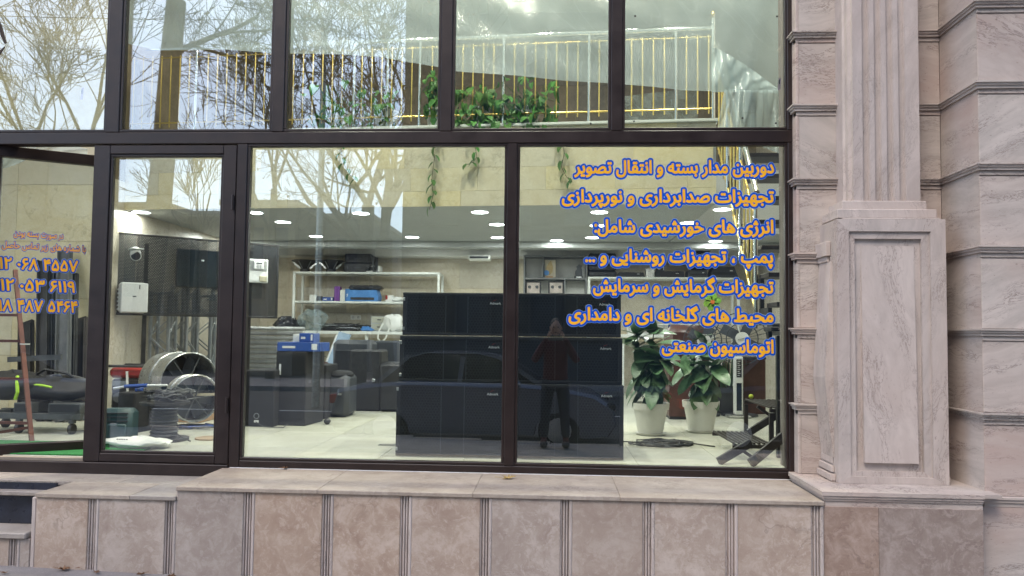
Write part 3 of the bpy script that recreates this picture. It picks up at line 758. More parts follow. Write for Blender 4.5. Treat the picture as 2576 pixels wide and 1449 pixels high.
def glyph_meshes(body, levels, cell=.03, squeeze=1.0):
    loops = contours(body)
    for l in loops: l[:, 0] *= squeeze
    allp = np.concatenate(loops); pad = max(levels)+2*cell
    x0, y0 = allp.min(0)-pad; x1, y1 = allp.max(0)+pad
    nx, ny = int((x1-x0)/cell)+2, int((y1-y0)/cell)+2
    W = np.zeros((ny, nx)); D = np.full((ny, nx), 9.)
    gx = x0+np.arange(nx)*cell; gy = y0+np.arange(ny)*cell
    rad = pad
    for l in loops:
        m = len(l)
        for i in range(m):
            ax, ay = l[i]; bx, by = l[(i+1) % m]
            if ay != by:
                lo, hi = (ay, by) if ay < by else (by, ay); sgn = 1 if ay < by else -1
                j0 = int(math.ceil((lo-y0)/cell - 1e-9)); j1 = int(math.ceil((hi-y0)/cell - 1e-9))
                for j in range(j0, j1):
                    xx = ax+(gy[j]-ay)*(bx-ax)/(by-ay); W[j, int(math.ceil((xx-x0)/cell)):] += sgn
            i0 = max(0, int((min(ax,bx)-rad-x0)/cell)); i1 = min(nx, int((max(ax,bx)+rad-x0)/cell)+2)
            j0 = max(0, int((min(ay,by)-rad-y0)/cell)); j1 = min(ny, int((max(ay,by)+rad-y0)/cell)+2)
            gxx = gx[None, i0:i1]-ax; gyy = gy[j0:j1, None]-ay
            dx_, dy_ = bx-ax, by-ay; L2 = dx_*dx_+dy_*dy_+1e-12
            t = np.clip((gxx*dx_+gyy*dy_)/L2, 0, 1)
            dd = np.hypot(gxx-t*dx_, gyy-t*dy_)
            D[j0:j1, i0:i1] = np.minimum(D[j0:j1, i0:i1], dd)
    S = np.where(np.abs(W) > .5, -D, D)
    res = []
    for lv in levels:
        F = S-lv; mb = MB(); vid = {}
        def vert(x, y):
            k = (round(x*1e5), round(y*1e5))
            if k not in vid: vid[k] = len(mb.v); mb.v.append((x, 0., y))
            return vid[k]
        ins = F < 0
        for j in range(ny-1):
            i = 0
            while i < nx-1:
                c = (ins[j,i], ins[j,i+1], ins[j+1,i+1], ins[j+1,i]); k = sum(c)
                if k == 0: i += 1; continue
                if k == 4:
                    i2 = i
                    while i2 < nx-1 and ins[j,i2+1] and ins[j+1,i2+1]: i2 += 1
                    f = [vert(gx[i], gy[j]), vert(gx[i2], gy[j]), vert(gx[i2], gy[j+1]), vert(gx[i], gy[j+1])]
                    mb.f.append(tuple(f)); mb.m.append(0); i = i2; continue
                cs = [(gx[i],gy[j],F[j,i]), (gx[i+1],gy[j],F[j,i+1]), (gx[i+1],gy[j+1],F[j+1,i+1]), (gx[i],gy[j+1],F[j+1,i])]
                pl = []
                for q in range(4):
                    a, b = cs[q], cs[(q+1)%4]
                    if a[2] < 0: pl.append(vert(a[0], a[1]))
                    if (a[2] < 0) != (b[2] < 0):
                        t = a[2]/(a[2]-b[2]); pl.append(vert(a[0]+t*(b[0]-a[0]), a[1]+t*(b[1]-a[1])))
                if len(set(pl)) >= 3: mb.f.append(tuple(pl)); mb.m.append(0)
                i += 1
        res.append(mb)
    return res, (allp.min(0), allp.max(0))
LAYER = (('lettering', M_ORANGE), ('lettering_outline', M_STBLUE), ('lettering_halo', M_STHALO))
def surface_mark(parent, body, x0, x1, zbase, size, yfront, lv=(.036, .15, .163)):
    """letters between x0 and x1 (parent coordinates), three stuck layers"""
    ms, (lo, hi) = glyph_meshes(body, lv)
    kx = (x1-x0)/(hi[0]-lo[0]+2*lv[1])
    for (nm, mt), mb, dy in zip(LAYER, ms, (0., .0006, .0012)):
        mb.v = [((v[0]-lo[0]+lv[1])*kx+x0, yfront+dy, v[2]*size+zbase) for v in mb.v]
        mb.build(nm, mt, parent)
YT = G-.0024
lines = [('دوربین مدار بسته و انتقال تصویر', 1440, 1952, 434), ('تجهیزات صدابرداری و نورپردازی', 1408, 1952, 508), ('انرژی های خورشیدی شامل:', 1490, 1951, 585),
 ('پمپ ، تجهیزات روشنایی و ...', 1467, 1950, 660), ('تجهیزات گرمایش و سرمایش', 1487, 1951, 736), ('محیط های گلخانه ای و دامداری', 1425, 1951, 809), ('اتوماسیون صنعتی', 1660, 1951, 887)]
lab = ['first line of orange and blue Persian lettering, at the top of the right window', 'second line of orange and blue Persian lettering from the top of the right window', 'third line of orange and blue Persian lettering, ending in a colon',
 'fourth line of orange and blue Persian lettering, ending in three dots', 'fifth line of orange and blue Persian lettering, across the top of the speaker stack', 'sixth line of orange and blue Persian lettering, just above the rubber plants', 'short seventh line of orange and blue Persian lettering, lowest in the right window']
for (s_, a, b, py), lb in zip(lines, lab):
    pa, pb = P(a, py, YT), P(b, py+1, YT)
    t = thing('window_lettering', lb, 'lettering', (pa.x, YT, pb.z), group='stuck lettering lines on the right window')
    surface_mark(t, shape(s_), 0, pb.x-pa.x, 0, .118, 0)
# door leaf texts (leaf coordinates: x along the leaf, y normal)
Ml = world_of(ol).inverted()
def leafpt(px, py):
    d = _F*FPX + _RT*(px-PCX) - _UP*(py-PCY)
    n = Vector((-math.sin(LA), math.cos(LA), 0)); t = (Vector((Hx, Hy, 0))-CAMP).dot(n)/d.dot(n)
    return Ml @ (CAMP+d*t)
dl = [('در صورت بسته بودن', 33, 161, 601, .062, 'small first line of Persian lettering on the open door'), ('با شماره های زیر تماس حاصل بفرمایید', -62, 217, 634, .062, 'small second line of Persian lettering on the open door'),
 ('۰۹۱۲ ۰۶۸ ۴۵۵۷', -40, 199, 684, .115, 'upper of three orange phone numbers on the open door'), ('۰۹۱۲ ۰۵۳ ۶۱۱۹', -40, 192, 736, .115, 'middle of three orange phone numbers on the open door'), ('۰۹۱۸ ۴۸۷ ۵۴۶۴', -40, 198, 786, .115, 'lowest of three orange phone numbers on the open door')]
for s_, a, b, py, sz, lb in dl:
    A_, B_ = leafpt(a, py), leafpt(b, py)
    body = shape(s_) if s_[0] not in '۰' else s_
    t = thing('door_lettering', lb, 'lettering', world_of(ol) @ Vector((A_.x, -.0048, B_.z)), LA, group='stuck lettering lines on the open door')
    surface_mark(t, body, 0, B_.x-A_.x, 0, sz, 0, (.028,.11,.125) if sz < .1 else (.030,.105,.120))
# small black spots stuck to the glass
for k, (px, py, w) in enumerate([(1598,40,'near the top left of the last upper pane'), (1955,41,'near the top right of the last upper pane'), (1595,305,'at the lower left of the last upper pane'), (1868,297,'in front of the gold stair rail'), (1952,310,'in the lower right corner of the last upper pane'), (1696,311,'low on the fourth upper pane')]):
    p = P(px if k < 5 else 1486, py, G-.004)
    props(MB().cyl((0,0,0),(0,-.003,0), .0075, n=5).build('black_spot', M_BLACK, None), 'small black spot stuck '+w, 'spot', 'black spots on the upper glass').location = (p.x, G-.0005, p.z)
for px, py, w in ((209,237,'upper pane left of the plane tree'), (637,213,'pane right of the reflected trunk'), (1959,213,'upper right pane by the jamb')):
    p = P(px, py, G+.02)
    t = thing('paper_tag', 'small pale pink paper tag on the '+w, 'tag', (p.x, G+.008, p.z), group='paper tags inside the upper panes')
    MB().prism([(-.011,-.042),(.006,-.042),(.013,.042),(-.004,.042)], 'y', 0, .001).build('paper', pm('tag_pink', (.50,.38,.45), .7), t)
    MB().box(-.004,.004,-.002,-.001,.0,.03).build('barcode', M_DGREY, t)
# ================================================================== SHOP INTERIOR: SHELL
YB = 11.5; XRW = 3.15; XLW = -4.65; YN = 7.42; ZCE = Z(517, 7.4, 1250); ZM = Z(312, 7.4, 1250); ZRF = 6.7
struct('shop_floor', MB().box(-7.2, XRW+.05, G-.03, YB+.05, F0-.2, F0-.004), M_GROUT)
flo = bpy.data.objects['shop_floor']
flo.parent = None
tm = MB().bbox(0, .597, 0, .597, -.012, 0, .001).mesh('tile', M_FLOOR)
for i in range(18):
    for j in range(11):
        x, y = -7.2+i*.6, G+.02+j*.6
        if (x < XLW-.05 and y > YN) or x > XRW: continue
        inst('tile', tm, flo, (x, y, F0+random.uniform(0,.0008)))
struct('left_wall_return', MB().box(XLW-.1, XLW, YN, YB, F0, ZCE+.3), M_BACKT)
struct('mezzanine_side_wall', MB().box(XLW-.1, XLW, YN, YB, ZCE+.3, ZRF), M_MEZW)
struct('right_wall', MB().box(XRW, XRW+.1, G, YB, F0, ZRF), M_BACKT)
struct('back_wall', MB().box(XLW, XRW, YB, YB+.1, F0-.01, ZRF), M_GROUT)
bw_ = bpy.data.objects['back_wall']
tb_ = MB().bbox(0, .797, -.012, 0, 0, .397, .001).mesh('wall_tile', M_BACKT)
for i in range(10):
    for j in range(6):
        if ZCE - (F0+j*.4) < .05: continue
        inst('wall_tile', tb_, bw_, (XLW+.002+i*.8-.2*(j % 2)+.0, YB-.0005, F0+j*.4)) if XLW+i*.8 < XRW+.2 else None
tu_ = MB().bbox(0, .997, -.012, 0, 0, .597, .001).mesh('wall_tile', M_MEZW); tn_ = MB().bbox(0, .997, -.012, 0, 0, .597, .001).mesh('wall_tile', M_FASC)
for i in range(8):
    for j in range(5): inst('wall_tile', tu_, bw_, (XLW+.002+i*1.0, YB-.0005, ZM+.0+j*.6))
struct('near_left_wall', MB().box(-7.2, XLW-.0, YN+.012, YN+.1, F0-.01, ZRF), M_GROUT)
nw = bpy.data.objects['near_left_wall']
for i in range(3):
    for j in range(10): inst('wall_tile', tn_, nw, (XLW-.999-i*1.0+.002, YN+.0115, F0+j*.6))
struct('far_left_wall', MB().box(-7.3, -7.2, G, YN, F0, ZRF), M_FASC)
struct('shop_roof', MB().box(-7.3, XRW+.1, G-.03, YB+.1, ZRF, ZRF+.1), M_WALLP)
struct('front_lintel', MB().box(-9.5, XJ+.02, G-.05, G+.1, ZUP+.2, ZRF+.4), M_STUB)
struct('left_reveal_wall', MB().box(-9.5, -7.2, G-.03, G+.1, ZD, ZRF+.4), M_STUB)
# mezzanine with a slightly oblique front
EA, EB = Vector((XLW, 7.70, 0)), Vector((1.60, 7.25, 0))
EL_ = (EB-EA).length; EAN = math.atan2(EB.y-EA.y, EB.x-EA.x)
mz = MB()
def ml(x, y): v = Matrix.Rotation(-EAN, 3, 'Z') @ (Vector((x, y, 0))-EA); return (v.x, v.y)
poly = [(0,.012), (EL_,.012), ml(1.60, YB-.02), ml(XLW+.001, YB-.02)]
mz.prism(poly, 'z', ZCE, ZM-.03)
mzo = mz.build('mezzanine', M_CEIL, None, kind='structure'); mzo.location = EA; mzo.rotation_euler = (0,0,EAN)
struct('stairwell_ceiling', MB().box(1.62, XRW, 9.4, YB-.02, ZCE, ZM-.03), M_CEIL)
hh = (ZM-.03-ZCE)
rows = [(0, .155), (.157, .395), (.397, .64), (.642, hh)]
for j, (a, b) in enumerate(rows):
    x = -.31*(j % 2); w = .62+.08*(j % 3)
    while x < EL_:
        x0, x1 = max(0, x), min(EL_, x+w-.002)
        if x1-x0 > .03: MB().bbox(x0, x1, 0, .011, ZCE+a, ZCE+b, .001).build('facing_tile', M_FASC, mzo)
        x += w
MB().bbox(-.0, EL_+.02, -.03, .12, ZM-.029, ZM, .004).build('edge_trim', M_WHITE, mzo)
MB().box(0, EL_, .12, 3.3, ZM-.029, ZM-.004).build('floor_slab', M_FLOOR, mzo)
# ceiling beam and cornice at the back, one cross beam seen through the door
struct('ceiling_beam', MB().bbox(XLW+.01, XRW-.01, YB-1.25, YB-1.0, ZCE-.085, ZCE-.001, .004), M_CEIL)
struct('wall_cornice', MB().bbox(XLW+.01, XRW-.01, YB-.35, YB-.014, ZCE-.12, ZCE-.002, .01), M_WALLP)

def mezp(px, py, off=.06):
    d = _F*FPX + _RT*(px-PCX) - _UP*(py-PCY)
    n = Vector((-math.sin(EAN), math.cos(EAN), 0)); t = (EA+n*off-CAMP).dot(n)/d.dot(n)
    q = CAMP+d*t; l = Matrix.Rotation(-EAN, 3, 'Z') @ (q-EA); return Vector((l.x, off, q.z))
# railing on the mezzanine
ra = thing('mezzanine_railing', 'gold and chrome balustrade along the mezzanine edge', 'railing', (EA.x, EA.y, ZM), EAN)
rx0 = mezp(300, 300).x
zb_ = mezp(1150, 290).z-ZM; ztp = mezp(1500, 104).z-ZM; zh = mezp(1500, 82).z-ZM
posts = [mezp(c, 250).x for c in (492, 890, 974, 1055, 1266, 1481, 1700)]
posts.insert(0, mezp(285, 250).x)
MB().cyl((rx0,.06,zb_),(EL_-.03,.06,zb_),.009,n=8).build('bottom_rail', M_GOLD, ra, smooth=True)
MB().cyl((rx0,.06,ztp),(EL_-.03,.06,ztp),.008,n=8).build('top_rail', M_GOLD, ra, smooth=True)
MB().cyl((rx0,.06,zh),(EL_-.03,.06,zh),.022,n=12).build('handrail', M_CHROME, ra, smooth=True)
for p in posts: MB().cyl((p,.06,.002),(p,.06,zh-.02),.016,n=10).build('post', M_CHROME, ra, smooth=True)
bal = MB().cyl((0,0,zb_-.05),(0,0,ztp+.02),.0075,n=6).mesh('baluster', M_GOLD, True)
x = rx0+.05
while x < EL_-.06:
    if min(abs(x-p) for p in posts) > .035: inst('baluster', bal, ra, (x,.06,0))
    x += .1085
xn = EL_-.02
MB().cyl((xn,.06,.002),(xn,.06,zh+.10),.021,n=12).build('newel_post', M_CHROME, ra, smooth=True)
MB().lathe([(.012,0),(.030,.008),(.012,.02),(.028,.035),(.024,.055),(.01,.075)], (xn,.06,zh+.10), 12).build('finial', M_GOLD, ra, smooth=True)

# lamps
def downlight(p, r=.088, w=4.6, name='ceiling_downlight', label='', group='round recessed ceiling lights in the shop', c=(1,.98,.92)):
    t = thing(name, label, 'ceiling light', p, group=group)
    MB().lathe([(r,-.001),(r+.016,-.001),(r+.014,-.008),(r,-.006)], n=24, close=True).build('rim', M_WPLAS, t, smooth=True)
    MB().cyl((0,0,-.002),(0,0,-.005), r, n=24).build('diffuser', M_LED, t)
    l = bpy.data.lights.new('lamp', 'AREA'); l.shape = 'DISK'; l.size = 2*r*.95; l.energy = w; l.color = c
    o = bpy.data.objects.new('lamp', l); link(o); reg(o, t); o.location = (0,0,-.012); o.rotation_euler = (0,0,0)
    return t
DLS = [(355,533),(315,555),(423,586),(510,610),(640,534),(712,558),(795,594),(908,536),(1037,596),(1207,533),(1250,564),(1252,597),(1508,533),(1503,567),(1490,597),(1785,615),(1817,526),(1730,560),(600,596),(1400,610)]
lbl = ['nearest ceiling light seen at the top of the fixed door','ceiling light second from left behind the fixed door','ceiling light just above the perforated board','small ceiling light shining through the perforated board','ceiling light at the upper left corner of the left window','round ceiling light near the left end of the left window','round ceiling light above the two speaker cones','ceiling light beside the reflected tree trunk','round ceiling light left of the window centre','front ceiling light below the hanging vine','ceiling light beside the mullion, in the middle row','ceiling light beside the mullion, in the back row','front ceiling light behind the second lettering line','ceiling light behind the colon of the third lettering line','round ceiling light above the grey cubby shelves','ceiling light left of the stair rail above the black chair','front ceiling light at the foot of the gold stair rail','ceiling light behind the third lettering line','ceiling light hidden behind the door post','ceiling light over the dark trophy shelves']
for (px, py), lb in zip(DLS, lbl):
    p = PF(px, py, ZCE-.001)
    if p.y > YB-.2: p = PF(px, 603, ZCE-.001)
    if YB-1.3 < p.y < YB-.95: p.y = YB-1.4
    downlight(p, label=lb)
for k, (px, lb) in enumerate([(1063,'low ceiling light above the end of the white rack'), (1250,'low ceiling light beside the air vent box')]):
    downlight(Vector((X(px, YB-.9, 648), YB-.9, ZCE-.0015)), .06, 1.5, label=lb)
hp = [(-2.2,5.7),(-.4,5.7),(1.3,5.7),(-3.0,9.3),(-1.0,9.3),(1.0,9.3),(2.4,8.0)]
hl = ['over the left part of the atrium, near the glass', 'over the middle of the atrium, near the glass', 'over the right part of the atrium, beside the stairs', 'above the left part of the mezzanine', 'above the middle of the mezzanine', 'above the right part of the mezzanine', 'above the stairwell in the right corner']
for k, (x, y) in enumerate(hp):
    downlight((x, y, ZRF-.001), .09, 80 if y < 7 else 1.5, label='high ceiling light '+hl[k], group='high ceiling lights over the atrium', c=(1,.92,.76))
t = thing('ceiling_vent_box', 'white vent box fixed under the ceiling near the back wall', 'vent', P(1207, 655, YB-.5), 0)
t.location.z = ZCE-.125
MB().bbox(-.17,.17,-.12,.12,-.07,0,.015).build('housing', M_WPLAS, t); MB().box(-.14,.14,-.123,-.1205,-.05,-.02).build('grille', M_DGREY, t)

# ================================================================== STAIRS
XS0, XS1 = 1.62, 2.45
st = thing('staircase', 'open dark steel staircase descending at the right of the shop', 'staircase', (XS0, 7.25, F0))
nst = 8; rise = .2355; run = .2
tread = MB().bbox(0, XS1-XS0-.08, -.13, .13, -.035, 0, .003).mesh('tread', M_WOODK)
for i in range(1, nst+1):
    inst('tread', tread, st, (.04, -i*run, ZM-F0-i*rise))
q = MB()
zs = lambda y: ZM-F0-(7.25-y)*rise/run
for s_, nm in ((0, 'stringer'), (XS1-XS0-.03, 'stringer')):
    q = MB().prism([(-.0, ZM-F0-.30), (-.0, ZM-F0-.10), (-nst*run-.1, ZM-F0-nst*rise-.12), (-nst*run-.1, ZM-F0-nst*rise-.28)], 'x', s_, s_+.03)
    if s_ == 0:
        q = MB()
        for i in range(0, nst): q.box(-.0, .03, -(i+1)*run-.02, -i*run+.0, ZM-F0-(i+1)*rise-.17, ZM-F0-(i+1)*rise-.04)
        for i in range(0, nst): q.box(.0005, .0295, -(i+1)*run-.045, -(i+1)*run-.015, ZM-F0-(i+2)*rise-.04, ZM-F0-(i+1)*rise-.041)
    q.build(nm, M_STEEL, st)
zl = Z(834, 5.7, 1900)-F0
MB().bbox(.0, 1.4, -1.95, -nst*run-.14, zl-.03, zl, .004).build('landing', M_STEEL, st)
for x, y in ((.03,-1.92),(1.0,-1.92),(.03,-1.76),(1.0,-1.76)): MB().box(x,x+.04,y,y+.04,.002,zl-.031).build('leg', M_STEEL, st)
rs = thing('stair_railing', 'gold and chrome stair railing seen almost end on', 'railing', (XS0-.02, 7.25, F0))
def rpt(px, py):
    d = _F*FPX + _RT*(px-PCX) - _UP*(py-PCY); tt = (XS0-.02)/d.x; return Vector((0, d.y*tt-7.25, CAMZ+d.z*tt-F0))
def railbar(nm, a, b, r, m): MB().cyl(a, b, r, n=10).build(nm, m, rs, smooth=True)
A0, A1 = rpt(1803, 350), rpt(1903, 795)
sl_ = (A0.z-A1.z)/(A0.y-A1.y)
y0_, y1_ = -.05, A1.y
zA = lambda y: A0.z+(y-A0.y)*sl_
railbar('bottom_rail', (0,y0_,zA(y0_)), (0,y1_,zA(y1_)), .010, M_GOLD)
railbar('top_rail', (0,y0_,zA(y0_)+.74), (0,y1_,zA(y1_)+.74), .010, M_GOLD)
railbar('handrail', (0,y0_,zA(y0_)+.97), (0,y1_-.02,zA(y1_)+.97), .024, M_CHROME)
y = y0_-.07; k = 0
while y > y1_:
    if k % 4 == 3: MB().cyl((0,y,zA(y)-.12),(0,y,zA(y)+.95),.018,n=10).build('post', M_CHROME, rs, smooth=True)
    else: MB().cyl((0,y,zA(y)-.05),(0,y,zA(y)+.76),.009,n=6).build('baluster', M_GOLD, rs, smooth=True)
    MB().lathe([(.011,-.008),(.017,-.004),(.017,.004),(.011,.008)], (0,y,zA(y)), 8).build('collar', M_GOLD, rs)
    MB().lathe([(.011,-.008),(.017,-.004),(.017,.004),(.011,.008)], (0,y,zA(y)+.74), 8).build('collar', M_GOLD, rs)
    y -= .115; k += 1

# ================================================================== PLASTIC SHEETING
def sheet(nm, label, fn, nu, nv, m, cat='plastic sheet', group=None):
    v = [fn(i/nu, j/nv) for i in range(nu+1) for j in range(nv+1)]
    f = [(i*(nv+1)+j, (i+1)*(nv+1)+j, (i+1)*(nv+1)+j+1, i*(nv+1)+j+1) for i in range(nu) for j in range(nv)]
    q = MB().add(v, f); c0 = Vector(v[0]); q.v = [tuple(Vector(p)-c0) for p in q.v]
    o = props(q.build(nm, m, None, smooth=180), label, cat, group); o.location = c0; return o
YPL = 6.55
low = [(270,92),(330,112),(400,127),(560,124),(690,134),(860,137),(960,144),(1030,157),(1100,168),(1150,180),(1300,190),(1420,203),(1530,209),(1640,218),(1720,227),(1800,230),(1900,232),(1968,236)]
def lowy(px):
    for (a, p), (b, q) in zip(low, low[1:]):
        if px <= b: return p+(q-p)*(px-a)/(b-a)
    return low[-1][1]
def f1(u, v):
    px = 275+u*1691; pyb = lowy(px); py = pyb - (1-v)**1.0*(pyb+150)
    w = .02*math.sin(px*.011+3*v)+.006*math.sin(px*.031-7*v)+.003*math.sin(px*.09+5*v)+.004*math.sin(px*.02+(1-v)*22)
    return P(px, py, YPL+w+.25*(1-v))
sheet('plastic_sheet', 'translucent white dust sheet hanging across the upper right panes', f1, 150, 40, M_FILM)
def f2(u, v):           # tail of the sheet falling beside the stair
    px = 1822+u*150; py = 226+v*145*(.55+.45*u)+20*v
    w = .10*math.sin(u*9+v*2)+.05*math.sin(u*23-3*v)+.03*math.sin(u*41)
    return P(px-18*(1-u)*v, py, 6.2+w)
sheet('plastic_sheet', 'gathered tail of clear sheeting falling beside the stair rail', f2, 46, 24, M_FILM)
def f3(u, v):           # second layer, a fold running down to the jamb
    px = 1790+u*175; py = 118+(u**1.25)*112+v*(112*(1-u**1.25)+2)
    return P(px, py, 6.45+.04*math.sin(u*14+v*5)+.02*math.sin(u*33))
sheet('plastic_sheet', 'folded second layer of dust sheet sloping down to the right jamb', f3, 40, 16, M_FILM)
def f4(u, v):
    px = -60+u*280; py = 366+v*(52-34*u)+14*math.sin(u*7)
    return P(px, py, 6.6+.05*math.sin(u*17+v*4))
sheet('plastic_sheet', 'white sheeting bunched above the open door', f4, 30, 8, M_FILM)
def f5(u, v):
    px = 1540+u*215; py = 246+v*(66)-26*u*(1-v)
    w = .05*math.sin(u*19+v*6)+.03*math.sin(u*41-v*13)
    return mzo.matrix_basis @ (mezp(px, py, .30+w))
sheet('plastic_sheet', 'crumpled clear sheeting lying on the mezzanine floor behind the railing', f5, 44, 14, M_CLEARBAG)
# ================================================================== THINGS IN THE SHOP
def on(px, py, z=F0): p = PF(px, py, z); p.z = z; return p
# ---- loudspeaker stack
def logo(parent, x, z, y, w=.08):
    ms, (lo, hi) = glyph_meshes('Admark', (.012,), .03)
    k = w/(hi[0]-lo[0]); mb = ms[0]; mb.v = [((v[0]-lo[0])*k+x, y, v[2]*k+z) for v in mb.v]
    lg = mb.build('logo', M_LOGO, parent)
    MB().add([(x+.018,y,z+.022),(x+.032,y,z+.028),(x+.055,y,z+.036),(x+.034,y,z+.032)], [(0,1,2,3)]).build('swoosh', M_RED, lg)
def sub(px0, px1, zb, h, yf, dep, label, lx):
    x0, x1 = X(px0, yf), X(px1, yf); w = x1-x0-.003
    t = thing('speaker_cabinet', label, 'speaker', (x0, yf, zb), group='black speaker cabinets stacked behind the window')
    MB().bbox(0, w, .012, dep, .002, h, .006).build('cabinet', M_BLACK2, t)
    MB().bbox(0, w, -.001, .0115, h-.022, h-.002, .002).bbox(0, w, -.001, .0115, .003, .022, .002).bbox(0, .03, -.0005, .0115, .0225, h-.0225, .002).bbox(w-.03, w, -.0005, .0115, .0225, h-.0225, .002).build('frame', M_BLACK, t)
    third = (w-.06)/3.2; cx = .03
    for i, (ww, m) in enumerate(((third*1.25, M_GRILL), (third*.7, M_GRILL2), (third*1.25, M_GRILL))):
        MB().box(cx, cx+ww-.004, .0, .002, .023, h-.023).build('grille', m, t); cx += ww
        if i < 2: MB().box(cx-.004, cx, -.0005, .010, .023, h-.023).build('divider', M_DGREY, t)
    logo(t, lx*w, h-.085, -.0035)
    for z in (h-.05, .05):
        MB().bbox(w-.018 if lx > .8 else .0, w+.002 if lx > .8 else .016, -.006, .03, z-.012, z+.012, .002).build('corner_guard', M_ALU, t)
    return t
zA0 = F0+.001; zA1 = Z(965, 5.25, 1290); zA2 = Z(847, 5.275, 1290); zA3 = Z(737, 5.30, 1290)
nmz = ['lowest', 'middle', 'topmost']
for k, (za, zb2, yf, pa, pb) in enumerate(((zA0, zA1, 5.25, 1000, 1571), (zA1+.001, zA2, 5.275, 1006, 1567), (zA2+.001, zA3, 5.30, 1012, 1563))):
    pm_ = (pa+pb)/2
    sub(pa, pm_, za, zb2-za, yf, .62, nmz[k]+' black speaker cabinet in the left column of the stack', .80)
    sub(pm_, pb, za, zb2-za, yf, .62, nmz[k]+' black speaker cabinet in the right column of the stack', .80)

# ---- perforated board with a camera, boxes and a screen
B0 = Vector((X(285, 7.6, 700), 7.6, 0)); B1 = Vector((X(700, 8.72, 720), 8.72, 0))
BAN = math.atan2(B1.y-B0.y, B1.x-B0.x); BL = (B1-B0).length
bt, bb_ = Z(583, 7.6, 285), Z(792, 7.6, 285)
bd = thing('perforated_board', 'black perforated metal display board with white equipment mounted on it', 'display board', (B0.x, B0.y, bb_), BAN)
BH = bt-bb_
MB().box(.02, BL-.02, 0, .002, .02, BH-.02).build('perforated_sheet', M_PERF, bd)
MB().bbox(0, BL, -.006, .02, BH-.025, BH).bbox(0, BL, -.006, .02, 0, .025).bbox(0, .025, -.0055, .02, .0255, BH-.0255).bbox(BL-.025, BL, -.0055, .02, .0255, BH-.0255).build('frame', M_STEEL, bd)
for x in (.3, BL-.35): MB().box(x, x+.04, .021, .05, -(bb_-F0)+.003, BH-.1).build('support_post', M_STEEL, bd)
def bp(px, py, off=0):
    d = _F*FPX + _RT*(px-PCX) - _UP*(py-PCY)
    n = Vector((-math.sin(BAN), math.cos(BAN), 0)); t = (B0-CAMP).dot(n)/d.dot(n)
    return (world_of(bd).inverted() @ (CAMP+d*t))
def on_board(nm, label, cat, px, py):
    l = bp(px, py); return thing(nm, label, cat, world_of(bd) @ Vector((l.x, -.007, l.z)), BAN)
s_ = lambda n_: n_*7.8/1850           # metres for n pixels on the board's near end
t = on_board('bullet_camera', 'white security camera with black face fixed to the perforated board', 'camera', 336, 640)
MB().cyl((.03,-.0,.05),(.01,-.05,.04), .012).build('bracket', M_WPLAS, t)
MB().cyl((.012,-.02,.035),(-.005,-.17,-.03), .052, .055, n=16).build('housing', M_WPLAS, t, smooth=True)
MB().cyl((-.0055,-.172,-.0305),(-.0065,-.176,-.0315), .047, n=16).build('lens_face', M_BLACK, t)
MB().bbox(-.06,.07,-.19,-.02,.042,.052,.004).build('visor', M_WPLAS, t)
t = on_board('junction_box', 'white plastic junction box with a latch, hanging on the perforated board', 'junction box', 330, 788)
h_ = s_(78); w_ = s_(64)
MB().bbox(-w_/2, w_/2, -.10, -.002, 0, h_, .025).build('body', M_WPLAS, t)
MB().bbox(-w_/2+.012, w_/2+.004, -.118, -.1005, .006, h_-.006, .012).build('lid', M_WPLAS, t)
for k in range(6): MB().bbox(-w_/2-.012, -w_/2-.0005, -.09, -.02, .03+k*.042, .048+k*.042, .003).build('rib', M_WPLAS, t)
MB().box(-.01,.025,-.1195,-.1182, h_*.52, h_*.56).build('plate', M_DGREY, t); MB().box(.05,.06,-.1195,-.1182, h_*.78, h_*.92).build('wire_tail', M_BLACK, t)
t = on_board('wall_screen', 'black flat screen hung on the perforated board', 'screen', 497, 724)
MB().bbox(-.24, .26, -.045, -.002, 0, .43, .008).build('body', M_BLACK, t); MB().box(-.23,.25,-.0465,-.0455,.01,.42).build('display', pm('screen_black', (.008,.009,.012), .12), t)
MB().box(.02,.05,-.048,-.0466,.30,.318).build('surface_mark', M_LOGO, t)  # white patch painted on the dark screen as its glint
t = on_board('alarm_panel', 'white alarm box with keypad at the right end of the perforated board', 'alarm panel', 645, 712)
MB().bbox(-.115,.115,-.06,-.002,0,.28,.008).build('body', M_WPLAS, t); MB().bbox(-.095,.0,-.066,-.0605,.02,.09,.004).build('cover', M_WPLAS, t)
MB().box(-.10,.10,-.062,-.0602,.14,.26).build('backplate', M_GALV, t); MB().bbox(-.06,.055,-.085,-.0625,.155,.25,.012).build('keypad', M_WPLAS, t)
MB().box(-.035,.03,-.0865,-.0852,.222,.236).build('display', M_DGREY, t); MB().bbox(.01,.10,-.075,-.0605,.015,.085,.006).build('terminal_block', pm('amber_plastic', (.45,.42,.30), .4), t)
for r_ in range(3):
    for c_ in range(3): MB().box(-.03+c_*.02,-.018+c_*.02,-.0865,-.0852,.17+r_*.016,.18+r_*.016).build('key', M_DGREY, t)
